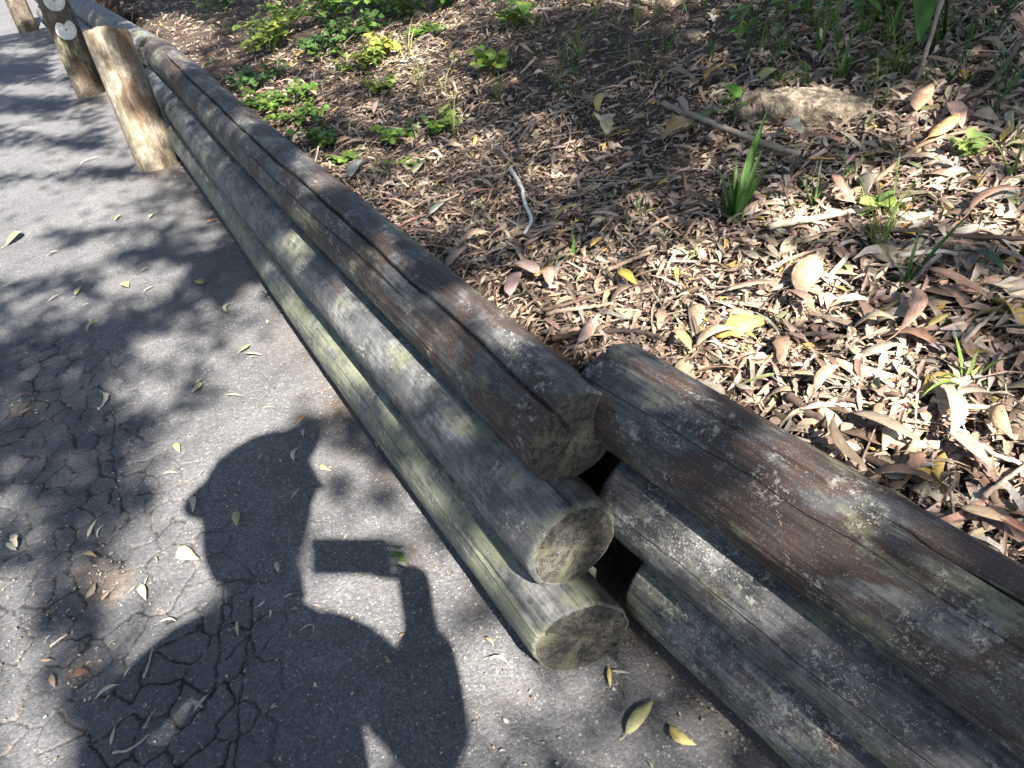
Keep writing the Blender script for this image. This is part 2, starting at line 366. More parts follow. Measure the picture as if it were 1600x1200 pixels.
# a few long single cracks beyond the crazed area
def line_crack(pts, wd):
    P = np.array([at_z(u, v)[:2] for u, v in pts]); d = np.full(len(sel), 9.)
    xx = X[sel] + .02 * (fbm(X[sel] * 40, Y[sel] * 40, 61, 3) - .5); yy = Y[sel] + .02 * (fbm(X[sel] * 40, Y[sel] * 40, 62, 3) - .5)
    for a, b in zip(P[:-1], P[1:]):
        e = b - a; t = np.clip(((xx - a[0]) * e[0] + (yy - a[1]) * e[1]) / (e @ e), 0, 1)
        d = np.minimum(d, np.hypot(xx - a[0] - t * e[0], yy - a[1] - t * e[1]))
    k = np.clip(1 - d / wd, 0, 1); crack[sel] = np.maximum(crack[sel], np.clip(k * 1.5, 0, 1)); Z[sel] += -.004 * k
line_crack([(395, 930), (385, 1010), (375, 1110), (368, 1210)], .003)
line_crack([(350, 905), (343, 1010), (335, 1090)], .0026)
line_crack([(180, 640), (175, 700), (190, 790), (172, 850)], .003)
# dirt along the foot of the logs and in two pockets
sL = (X - E1[0]) * N1[0] + (Y - E1[1]) * N1[1]; sR = (X - .2074) * N2[0] + (Y - .9205) * N2[1]
al = (X - E1[0]) * U1[0] + (Y - E1[1]) * U1[1]
sW = np.where(al > 0, sL, np.minimum(sL + .1, sR))
dirt = sstep(-.30, -.06, sW) * .45 * sstep(.35, .65, fbm(X * 7, Y * 7, 71, 4))
dirt = np.maximum(dirt, sstep(-.15, -.03, sR) * (al < .05) * .8)
for (u, v, r) in ((540, 640, .10), (40, 640, .07), (165, 915, .09), (140, 890, .06), (125, 1050, .05), (250, 270, .16), (150, 155, .2)):
    p = at_z(u, v); dirt = np.maximum(dirt, sstep(r, r * .3, np.hypot(X - p[0], Y - p[1])))
old = sstep(.16, -.16, poly_sd(X, Y, PW) + .25 * (fbm(X * 4, Y * 4, 81, 4) - .5))          # older, darker patch of asphalt
path = obj('path', mesh_np('path', np.stack([X, Y, Z], 1), grid_faces(len(gx), len(gy)), [M['asphalt']], True, {'crack': crack, 'dirt': dirt, 'old': old}))
tag(path, 'grey cracked asphalt path', kind='structure')
# ------------------------------------------------------------------ the bank behind the logs
bx = axis(-1.6, 2.6, .022, -22, 40); by = axis(.2, 5.2, .022, -25, 60)
BX, BY = np.meshgrid(bx, by, indexing='ij'); BZ = bank_z(BX, BY); ww = wall_w(BX, BY)
BZ = np.maximum(BZ, -.35)
bank = obj('ground', mesh_np('ground', np.stack([BX.ravel(), BY.ravel(), BZ.ravel()], 1), grid_faces(len(bx), len(by)), [M['soil']], True))
tag(bank, 'dark soil bank rising behind the logs', kind='structure')
V = np.array([(-9.5, -60, -.05), (-9.5, 120, -.05), (-120, 120, -.05), (-120, -60, -.05)])
tag(obj('verge_ground', mesh_np('verge', np.concatenate([V]), np.array([[0, 1, 2, 3]]), [M['soil']])), kind='structure')

# ------------------------------------------------------------------ logs
def log_mesh(name, L, r0, r1, cracks, mats, seed, nt=96, ds=.016, cham=.008, cham_end=None, bend=.006, face_tilt=0.0):
    """X runs along the log from 0 to L. cracks: (angle deg, s0, s1, width m, depth m, wander)"""
    s = np.concatenate([np.array([0, .002, .005, .009, .014, .02]) , np.arange(.03, L - .03, ds), L - np.array([.02, .014, .009, .005, .002, 0])])
    th = np.arange(nt) * 2 * math.pi / nt; Sg, Tg = np.meshgrid(s, th, indexing='ij')
    R = r0 + (r1 - r0) * Sg / L
    ct, st_ = np.cos(Tg), np.sin(Tg)
    lob = fbm(Sg * 1.3 + 3 * ct + 20, 3 * st_ + seed, seed, 3) - .5
    R = R * (1 + .07 * lob)
    R = R + .0008 * (fbm(Sg * 4, Tg * 14.0 + 50, seed + 3, 2) - .5) * 2      # long grain ridges
    R = R + .002 * (fbm(Sg * 30 + 9, ct * 5 + st_ * 7, seed + 5, 3) - .5)
    for k, (ang, s0, s1, wd, dp, wan) in enumerate(cracks):
        a = math.radians(ang) + wan * (fbm(Sg * 1.6, Sg * 0 + k * 9.1, seed + 31 + k, 4) - .5) * 2
        dth = (Tg - a + math.pi) % (2 * math.pi) - math.pi
        env = sstep(s0 - .02, s0 + .08, Sg) * sstep(s1 + .02, s1 - .2, Sg) * (.55 + .75 * fbm(Sg * 7, Sg * 0 + k, seed + 77, 3))
        if s0 <= 0: env = sstep(s1 + .02, s1 - .2, Sg) * (.6 + .7 * fbm(Sg * 7, Sg * 0 + k, seed + 77, 3))
        wv = wd * (.5 + env)
        R = R - dp * env * np.exp(-(dth * R / wv) ** 2)
    def chf(x, c): return np.where(x < c, c - np.sqrt(np.clip(c * c - (c - x) ** 2, 0, None)), 0)
    ce = cham if cham_end is None else cham_end
    cl = cham * (1 + .8 * (fbm(3 + ct * 2, st_ * 2 + 4, seed + 9, 2) - .5)) if cham > .02 else cham
    R = R - chf(Sg, cl) - chf(L - Sg, ce)
    bx_ = bend * np.sin(Sg * 1.7 + seed); bz_ = bend * np.sin(Sg * 1.1 + seed * 2.3)
    by_ = np.zeros_like(Sg)
    Xs = Sg + face_tilt * (1 - Sg / L) ** 8 * R * ct
    P = np.stack([Xs, R * ct + bx_ + by_, R * st_ + bz_], -1)
    V = [P.reshape(-1, 3)]; F = [grid_faces(len(s), nt, True)]; base = P.size // 3
    for end, row in ((0, P[0]), (1, P[-1])):
        c = row.mean(0); prev = (0 if end == 0 else len(s) - 1) * nt
        rngs = [.93, .8, .6, .4, .2, .06, 0.0]
        rr = np.random.default_rng(seed + end)
        for k, q in enumerate(rngs):
            ring = c + (row - c) * q
            amp = .0022
            ring[:, 0] += (fbm(ring[:, 1] * 60, ring[:, 2] * 60, seed + 5, 3) - .5) * amp * 2 + (0.003 if end == 0 else -.003) * (1 - q) * 0
            for (ang, s0, s1, wd, dp, wan) in cracks:
                if (end == 0 and s0 <= 0) and q > .35:
                    dth = (th - math.radians(ang) + math.pi) % (2 * math.pi) - math.pi
                    ring[:, 0] += .009 * np.exp(-(dth * r0 * q / (wd * 1.1)) ** 2)
            V.append(ring); j = np.arange(nt); j2 = (j + 1) % nt
            a = prev + j; b = prev + j2; cc_ = base + j2; d = base + j
            F.append(np.stack([b, a, d, cc_], 1) if end == 0 else np.stack([a, b, cc_, d], 1))
            prev = base; base += nt
    me = mesh_np(name, np.concatenate(V), np.concatenate(F), mats, True)
    mi = np.ones(sum(len(f) for f in F), np.int32); mi[:len(F[0])] = 0; me.polygons.foreach_set('material_index', mi)
    return me
def put_log(key, cracks, mat, seed, label, nt=96, cham=.008, group='logs of the low retaining wall', **kw):
    A, U, L, r0, r1 = LOGS[key]
    me = log_mesh('timber_log', L, r0, r1, cracks, [M[mat], M['log_end']], seed, nt, cham=cham, **kw)
    Yv = np.cross([0, 0, 1.], U)
    mw = Matrix(((U[0], Yv[0], 0, A[0]), (U[1], Yv[1], 0, A[1]), (0, 0, 1, A[2]), (0, 0, 0, 1)))
    o = obj('timber_log', me, mw=mw); tag(o, label, 'log', group)
    return o
# local Y is left of the running direction: 90 deg = top; for the left stack 0 deg faces the path, for the right stack 180 deg does
put_log('Lt', [(66, 0, 3.9, .0026, .020, .10), (38, .5, 1.9, .0016, .008, .10)], 'log_brown', 11,
        'long brown-grey split log on top of the left stack, beside the leaf litter', nt=250, cham=.004)
put_log('Lm', [(100, 0, .5, .003, .006, .1)], 'log', 23,
        'grey lichen-marked log with blunt rounded end in the middle of the left stack', nt=110, cham=.011)
put_log('Lb', [(36, 0, .35, .002, .008, .06), (75, .0, .3, .002, .008, .1)], 'log_mossy', 37,
        'greenish bottom log of the left stack lying on the asphalt', nt=128, cham=.005, face_tilt=.25)
put_log('Rt', [(95, 0, 3.0, .0022, .011, .1)], 'log_brown', 53,
        'thick brown-stained log with pale lichen on top of the right stack', nt=220, cham=.010)
put_log('Rm', [], 'log_dark', 67,
        'speckled dark log in the middle of the right stack', nt=100, cham=.012)
put_log('Rb', [], 'log_dark', 71,
        'speckled grey log at the bottom of the right stack beside the asphalt', nt=100, cham=.010)
# the next length of the wall, beyond the near post
far_end = {k: LOGS[k][0] + LOGS[k][1] * LOGS[k][2] for k in ('Lb', 'Lm', 'Lt')}
A3 = A1 - .06; U3 = np.array([math.sin(A3), math.cos(A3), 0])
for k, nm, lab in (('Lt', 'Ft', 'far grey log on top, behind the posts'), ('Lm', 'Fm', 'far grey log in the middle, behind the posts'), ('Lb', 'Fb', 'far grey log at the bottom, behind the posts')):
    deflog(nm, far_end[k] + U1 * .06 + np.array([-.03, 0, .01]), U3, 6.0, .09, .085)
    put_log(nm, [(40, 0, 3, .003, .01, .1)], 'log', 80 + len(LOGS), lab, nt=64)

# ------------------------------------------------------------------ posts
def post(u, v, h, r, mat, seed, label, lean=(0, 0), reflectors=(), chip=0):
    p = at_z(u, v); root = bpy.data.objects.new('timber_post', None); COL.objects.link(root); root.location = (p[0], p[1], 0)
    root.rotation_euler = (lean[0], lean[1], 0)
    tag(root, label, 'post', 'posts along the path edge')
    me = log_mesh('post_shaft', h + .15, r * 1.04, r * .97, [(200, .1, h, .004, .012, .15), (280, .3, h + .15, .003, .01, .1), (330, .2, h, .003, .009, .1)], [M[mat], M['post_end']], seed, 96, cham=.004, cham_end=.022)
    if chip:
        n = len(me.vertices); co = np.empty(n * 3, np.float32); me.vertices.foreach_get('co', co); co = co.reshape(-1, 3)
        top = h + .15; k = sstep(top - .12, top, co[:, 0]); co[:, 0] -= k * chip * np.clip(.6 + co[:, 1] / r * .7 + .5 * (fbm(co[:, 1] * 30, co[:, 2] * 30, seed, 3) - .5), 0, 1.4)
        me.vertices.foreach_set('co', co.ravel())
    sh = obj('shaft', me, root, loc=(0, 0, -.15), rot=(0, -math.pi / 2, 0))
    az = math.atan2(-p[1], -p[0])
    for (z, daz, rr, notch) in reflectors:
        a = az + daz; nseg = 40; vs = [(0, 0, .004)]; fs = []
        ring = []
        for i in range(nseg):
            t = i * 2 * math.pi / nseg; q = rr
            dn = (t - math.pi / 2 + math.pi) % (2 * math.pi) - math.pi
            if notch and abs(dn) < .62: q = rr * (.42 + .58 * abs(dn) / .62)
            ring.append((q * math.cos(t), q * math.sin(t)))
        vs += [(x * .93, y * .93, .004) for x, y in ring] + [(x, y, .002) for x, y in ring] + [(x, y, -.004) for x, y in ring]
        import bmesh
        bm = bmesh.new(); bv = [bm.verts.new(q) for q in vs]
        for i in range(nseg):
            j = (i + 1) % nseg
            bm.faces.new((bv[0], bv[1 + i], bv[1 + j]))
            for lv in (0, 1):
                o_ = 1 + lv * nseg; bm.faces.new((bv[o_ + i], bv[o_ + nseg + i], bv[o_ + nseg + j], bv[o_ + j]))
        m2 = bpy.data.meshes.new('reflector'); bm.to_mesh(m2); bm.free(); m2.materials.append(M['reflector'])
        nrm = Vector((math.cos(a), math.sin(a), 0)); q = nrm.to_track_quat('Z', 'Y')
        ro = obj('reflector', m2, root, loc=nrm * (r * 1.045) + Vector((0, 0, z)), rot=q.to_euler())
        sV, sF = tube([(0, 0, .0), (0, 0, .004), (0, 0, .007)], [.007, .007, .004], 10)
        obj('screw', mesh_np('screw', sV, sF, [M['screw']], True), ro, loc=(0, 0, .004))
    return root
post(250, 256, .70, .104, 'post', 91, 'pale weathered post with chipped top, nearest to the camera', (0, 0.0), chip=.05)
post(141, 147, .92, .098, 'post_dark', 95, 'brown post with two round white reflectors behind the pale one', (-.01, .02), reflectors=((.45, .12, .066, True), (.635, .12, .066, False)))
post(45, 48, .95, .10, 'post_dark', 97, 'dark farthest post at the path edge', (0, .02))
# ------------------------------------------------------------------ leaf shapes
def leaf_template(st=6, sickle=0.0, fold=.25, curl=.15, shape='lance', twist=0.0):
    """unit leaf: length 1 along X from 0 to 1, half width 0.5 at the widest (scaled later in Y)"""
    t = np.linspace(0, 1, st)
    if shape == 'lance': w_ = np.sin(np.pi * t ** .85) ** .85 * (1 - .25 * t)
    elif shape == 'round': w_ = np.sqrt(np.clip(1 - (2 * t - 1) ** 2, 0, 1)) * (1 - .1 * t)
    elif shape == 'torn': w_ = np.sin(np.pi * np.clip(t * .80 + .08, 0, 1)) * (1 + .22 * np.sin(t * 23) + .15 * np.sin(t * 41 + 1))
    else: w_ = np.clip(1.15 - t, .02, 1) ** .6
    w_ = np.clip(w_, .03, None) * .5
    V = []
    for i in range(st):
        cy = sickle * (4 * t[i] * (1 - t[i])); z = curl * (4 * t[i] * (1 - t[i])) ** 1.0
        for sgn in (-1, 0, 1):
            y = sgn * w_[i]; V.append((t[i] - .5, cy / 1.0, z, y, fold * abs(y) + twist * (t[i] - .5) * y))
    V = np.array(V)          # x, cy(len units), z(len units), y(width units), zw(width units)
    F = grid_faces(st, 3)
    return V, F
TEMPL = [leaf_template(4, sk, fo, cu, sh, tw) for sk, fo, cu, sh, tw in
         [(0, .3, .06, 'lance', 0), (.10, .4, .10, 'lance', .8), (.16, .2, .05, 'lance', .5), (-.10, -.3, .14, 'lance', -.8),
          (.03, .8, -.05, 'lance', 1.4), (0, .6, .18, 'torn', .9), (.05, -.5, .10, 'torn', -.5), (-.14, .5, .16, 'lance', 1.0), (.02, .2, .05, 'strip', .5), (-.04, .4, .12, 'strip', 1.2)]]
def leaf_np(T, L, W):
    return np.stack([T[:, 0] * L, T[:, 1] * L + T[:, 3] * W, T[:, 2] * L + T[:, 4] * W], -1)
def leaf_cloud(P, L, W, yaw, pitch, roll, kinds, cols, slope=None, templ=TEMPL):
    """many leaves as one soup: arrays of equal length"""
    Vs, Fs, Cs = [], [], []; n = 0
    cy, sy, cp, sp, cr, sr = np.cos(yaw), np.sin(yaw), np.cos(pitch), np.sin(pitch), np.cos(roll), np.sin(roll)
    R = np.empty((len(P), 3, 3))
    R[:, 0, 0] = cy * cp; R[:, 0, 1] = cy * sp * sr - sy * cr; R[:, 0, 2] = cy * sp * cr + sy * sr
    R[:, 1, 0] = sy * cp; R[:, 1, 1] = sy * sp * sr + cy * cr; R[:, 1, 2] = sy * sp * cr - cy * sr
    R[:, 2, 0] = -sp; R[:, 2, 1] = cp * sr; R[:, 2, 2] = cp * cr
    for k, (T, F) in enumerate(templ):
        i = np.where(kinds == k)[0]
        if not len(i): continue
        loc = np.stack([T[None, :, 0] * L[i, None], T[None, :, 1] * L[i, None] + T[None, :, 3] * W[i, None],
                        T[None, :, 2] * L[i, None] + T[None, :, 4] * W[i, None]], -1)
        wv = np.einsum('nij,nvj->nvi', R[i], loc)
        if slope is not None: wv[..., 2] += wv[..., 0] * slope[i, 0, None] + wv[..., 1] * slope[i, 1, None]
        wv += P[i, None]
        m = T.shape[0]
        Vs.append(wv.reshape(-1, 3)); Fs.append((F[None] + (np.arange(len(i)) * m)[:, None, None]).reshape(-1, 4) + n)
        Cs.append(np.repeat(cols[i], m, 0)); n += len(i) * m
    return np.concatenate(Vs), np.concatenate(Fs), np.concatenate(Cs)
def bank_slope(x, y):
    e = .04; return np.stack([(bank_z(x + e, y) - bank_z(x - e, y)) / (2 * e), (bank_z(x, y + e) - bank_z(x, y - e)) / (2 * e)], -1)
PAL = np.array([(.42, .33, .245), (.40, .28, .215), (.33, .295, .255), (.16, .11, .08), (.50, .41, .315), (.36, .225, .165), (.26, .195, .145), (.48, .385, .28),
                (.50, .33, .08), (.27, .27, .13), (.10, .07, .055)])
PW_ = np.array([.18, .13, .12, .10, .10, .08, .12, .09, .02, .02, .04]); PW_ /= PW_.sum()

# ------------------------------------------------------------------ leaf litter (the countless small pieces)
def bare(x, y):
    b = np.zeros_like(x)
    for (u, v, r) in BARE: 
        p = BAREP[(u, v)]; b = np.maximum(b, sstep(r, r * .35, np.hypot(x - p[0], y - p[1])))
    return b
BARE = [(890, 70, .42), (1010, 60, .45), (1020, 165, .32), (960, 200, .24), (1070, 260, .2), (1330, 90, .36), (1560, 120, .22), (1150, 60, .25), (1450, 90, .25)]
_bp = at_bank(np.array([b[0] for b in BARE]), np.array([b[1] for b in BARE])); BAREP = {(b[0], b[1]): _bp[i] for i, b in enumerate(BARE)}
def scatter(n, xr, yr, rng, thin=.62):
    x = rng.uniform(*xr, n); y = rng.uniform(*yr, n); wv = wall_w(x, y)
    k = (wv > .06) & (rng.random(n) > thin * bare(x, y)); x, y = x[k], y[k]
    return x, y
rg = np.random.default_rng(21)
xs, ys = [], []
for n, xr, yr in ((46000, (-.4, 1.6), (.35, 2.4)), (28000, (-1.6, 2.4), (2.3, 4.0)), (13000, (-3.2, 3.0), (3.9, 7.5)), (4500, (1.6, 3.6), (-.5, 4)), (3500, (-6, 3), (7, 14)), (8000, (.3, 2.4), (-.9, .4))):
    a, b = scatter(n, xr, yr, rg); xs.append(a); ys.append(b)
lx = np.concatenate(xs); ly = np.concatenate(ys); nL = len(lx)
dist = np.hypot(lx, ly)
big = rg.random(nL) ** 2.2
near_r = sstep(.2, .9, lx - .25 * (ly - 1)) * .5 + .5
Ls = (.014 + .062 * big * near_r) * (1 + .12 * np.clip(dist - 2.5, 0, 6)); Ws = Ls * rg.uniform(.13, .34, nL); 
frag = rg.random(nL) < .3; Ls = np.where(frag, Ls * .5, Ls); Ws = np.where(frag, Ls * rg.uniform(.2, .8, nL), Ws)
strip = (rg.random(nL) < .06) & ~frag; Ls = np.where(strip, rg.uniform(.05, .13, nL), Ls); Ws = np.where(strip, rg.uniform(.004, .012, nL), Ws)
lz = np.where(np.abs(ly - 5) < 6, bank_q(lx, ly), bank_z(lx, ly)) + .002 + rg.random(nL) ** 1.4 * .020
kinds = np.where(strip, rg.integers(8, 10, nL), rg.integers(0, 8, nL))
cols = PAL[rg.choice(len(PAL), nL, p=PW_)] * rg.uniform(.75, 1.2, (nL, 1)) * rg.uniform(.94, 1.06, (nL, 3))
V, F, C = leaf_cloud(np.stack([lx, ly, lz], 1), Ls, Ws, rg.uniform(0, 6.28, nL), rg.normal(0, .20, nL), rg.normal(0, .40, nL), kinds, cols, bank_slope(lx, ly))
tag(obj('leaf_litter', mesh_np('leaf_litter', V, F, [M['litter']], False, col=C)), 'countless small dry leaves and scraps covering the bank', 'leaf litter', kind='stuff')
# fine twigs and stalks in it
tx, ty = scatter(12000, (-.6, 2.2), (.35, 4.2), np.random.default_rng(5), .4)
rg = np.random.default_rng(9); nT = len(tx); lt = rg.random(nT) < .06; tl = np.where(lt, rg.uniform(.08, .22, nT), rg.uniform(.012, .075, nT)); tr = np.where(lt, rg.uniform(.0012, .0032, nT), rg.uniform(.0006, .0017, nT)); ta = rg.uniform(0, 6.28, nT); tp = rg.normal(0, .18, nT)
ctr = np.stack([tx, ty, bank_z(tx, ty) + .004 + rg.random(nT) * .02], 1); dv = np.stack([np.cos(ta) * np.cos(tp), np.sin(ta) * np.cos(tp), np.sin(tp)], 1)
sl = bank_slope(tx, ty); dv[:, 2] += (dv[:, :2] * sl).sum(1)
sd_ = np.cross(dv, [0, 0, 1.]); sd_ /= np.linalg.norm(sd_, axis=1)[:, None]; up_ = np.cross(sd_, dv)
quad = []
for k, s in enumerate((-1, 0, 1)):
    c = ctr + dv * (tl * .5 * s)[:, None] + sd_ * ((rg.random(nT) - .5) * tl * .12 * (s == 0))[:, None]
    for a in range(3): quad.append(c + (sd_ * math.cos(a * 2.094) + up_ * math.sin(a * 2.094)) * (tr * (1 - .3 * k))[:, None])
V = np.stack(quad, 1).reshape(-1, 3); fb = []
for k in (0, 1):
    for a in range(3): b = (a + 1) % 3; fb.append((k * 3 + a, k * 3 + b, k * 3 + 3 + b, k * 3 + 3 + a))
F = (np.array(fb)[None] + (np.arange(nT) * 9)[:, None, None]).reshape(-1, 4)
tc = np.array([(.40, .33, .26), (.30, .22, .16), (.18, .13, .10), (.48, .42, .34)])[rg.integers(0, 4, nT)] * rg.uniform(.7, 1.1, (nT, 1))
tag(obj('twig_litter', mesh_np('twig_litter', V, F, [M['litter']], True, col=np.repeat(tc, 9, 0))), 'countless thin stalks and twig scraps among the leaves', 'twig litter', kind='stuff')
# specks and crumbs on the asphalt
rg = np.random.default_rng(15); n = 1500
pu = rg.uniform(-60, 1250, n); pv = rg.uniform(40, 1230, n); pp = at_z(pu, pv)
ok = (((pp - E1) @ N1) < -.1) & (((pp - np.array([.2074, .9205, 0])) @ N2) < -.1); pp = pp[ok]
q = at_z(rg.normal(545, 26, 170), rg.normal(632, 20, 170)); q = q[((q - E1) @ N1) < -.1]; pp = np.concatenate([pp, q])
for (u, v, s, k) in ((165, 905, 25, 80), (45, 640, 18, 60), (130, 1060, 18, 40), (30, 850, 16, 20), (255, 275, 25, 60), (150, 155, 14, 40), (1010, 1075, 40, 30), (95, 950, 14, 30), (190, 760, 12, 15), (60, 1000, 20, 20)):
    q = at_z(rg.normal(u, s, k), rg.normal(v, s, k)); pp = np.concatenate([pp, q[((q - E1) @ N1) < -.09]])
for (A_, U_, N_, L_, k) in ((E1, U1, N1, 4.4, 620), (np.array([.2074, .9205, 0]), -U2, N2, .9, 170)):
    s_ = rg.uniform(0, L_, k) ; q = A_ + s_[:, None] * U_ - (.055 + rg.exponential(.03, k) * (.4 + fbm(s_ * 3, s_ * 0, 9, 3)))[:, None] * N_; pp = np.concatenate([pp, q])
n = len(pp); Lc = rg.uniform(.0025, .009, n) * np.where(rg.random(n) < .15, 1.8, 1); Wc = Lc * rg.uniform(.25, .8, n); pp[:, 2] = .007
cc = np.array([(.46, .41, .33), (.36, .28, .20), (.52, .49, .44), (.24, .17, .12), (.42, .39, .26)])[rg.integers(0, 5, n)] * rg.uniform(.7, 1.1, (n, 1))
V, F, C = leaf_cloud(pp, Lc, Wc, rg.uniform(0, 6.28, n), rg.normal(0, .2, n), rg.normal(0, .3, n), rg.integers(0, 8, n), cc)
tag(obj('leaf_crumbs', mesh_np('leaf_crumbs', V, F, [M['litter']], False, col=C)), 'countless pale specks and leaf crumbs scattered on the asphalt', 'crumbs', kind='stuff')

# ------------------------------------------------------------------ leaves one can pick out
def one_leaf_mesh(L, W, kind, seed, mat, st=9):
    T, F = leaf_template(st, *[(0, .3, .05, 'lance', 0), (.12, .4, .09, 'lance', .7), (.20, .25, .05, 'lance', .5), (-.12, -.3, .12, 'lance', -.7),
                               (.03, .7, -.05, 'lance', 1.2), (0, .5, .2, 'torn', .8), (.04, .3, .03, 'round', .2), (-.2, .3, .10, 'lance', .6), (0, .2, .45, 'strip', .4)][kind])
    V = leaf_np(T, L, W); V[:, 2] += .0015 * (np.random.default_rng(seed).random(len(V)) - .5)
    # a thin second skin gives the blade thickness
    V2 = V - np.array([0, 0, .0006]); m = len(V); F2 = F[:, ::-1] + m
    n = st; e = [(i * 3) for i in range(n)] + [(n - 1) * 3 + 1] + [(i * 3 + 2) for i in range(n - 1, -1, -1)] + [1]
    rim = np.array([(e[i], e[(i + 1) % len(e)], e[(i + 1) % len(e)] + m, e[i] + m) for i in range(len(e))])
    VV = [V, V2]; FF = [F, F2, rim]
    if kind != 8 and kind != 5:                 # stalk
        a = V[1]; d = (V[1] - V[4]); d /= np.linalg.norm(d) + 1e-9
        tv, tf = tube([a - d * L * .02, a + d * L * .08 + [0, L * .01, 0], a + d * L * .18 + [0, L * .03, .002]], [.0009, .0008, .0006], 5)
        VV.append(tv); FF.append(tf + 2 * m)
    return mesh_np('fallen_leaf', np.concatenate(VV), np.concatenate(FF), [mat], True)
LEAFM = {}
def put_leaf(P0, P1, ratio, color, kind, label, group, lift=.004, tilt=0.0, cat='leaf', name='fallen_leaf', mat='leaf', seed=0):
    P0 = np.asarray(P0); P1 = np.asarray(P1); d = P1 - P0; L = float(np.linalg.norm(d)); 
    key = (kind, round(ratio, 1), mat)
    if key not in LEAFM: LEAFM[key] = one_leaf_mesh(1.0 * .1, ratio * .1, kind, len(LEAFM), M[mat])
    x = d / L; y = np.cross([0, 0, 1.], x); y /= np.linalg.norm(y); z = np.cross(x, y)
    ct, s_ = math.cos(tilt), math.sin(tilt); y, z = y * ct + z * s_, z * ct - y * s_
    c = (P0 + P1) / 2; s = L / .1
    o = obj(name, LEAFM[key], mw=Matrix(((x[0] * s, y[0] * s, z[0] * s, c[0]), (x[1] * s, y[1] * s, z[1] * s, c[1]), (x[2] * s, y[2] * s, z[2] * s, c[2] + lift), (0, 0, 0, 1))))
    o.color = (*color, 1); tag(o, label, cat, group)
    return o
YG = (.44, .44, .22); PG = (.46, .48, .33); PT = (.56, .50, .38); OR = (.50, .27, .09); TN = (.42, .32, .22); PK = (.44, .27, .21); YE = (.52, .43, .16)
GPATH = 'fallen leaves scattered on the asphalt'
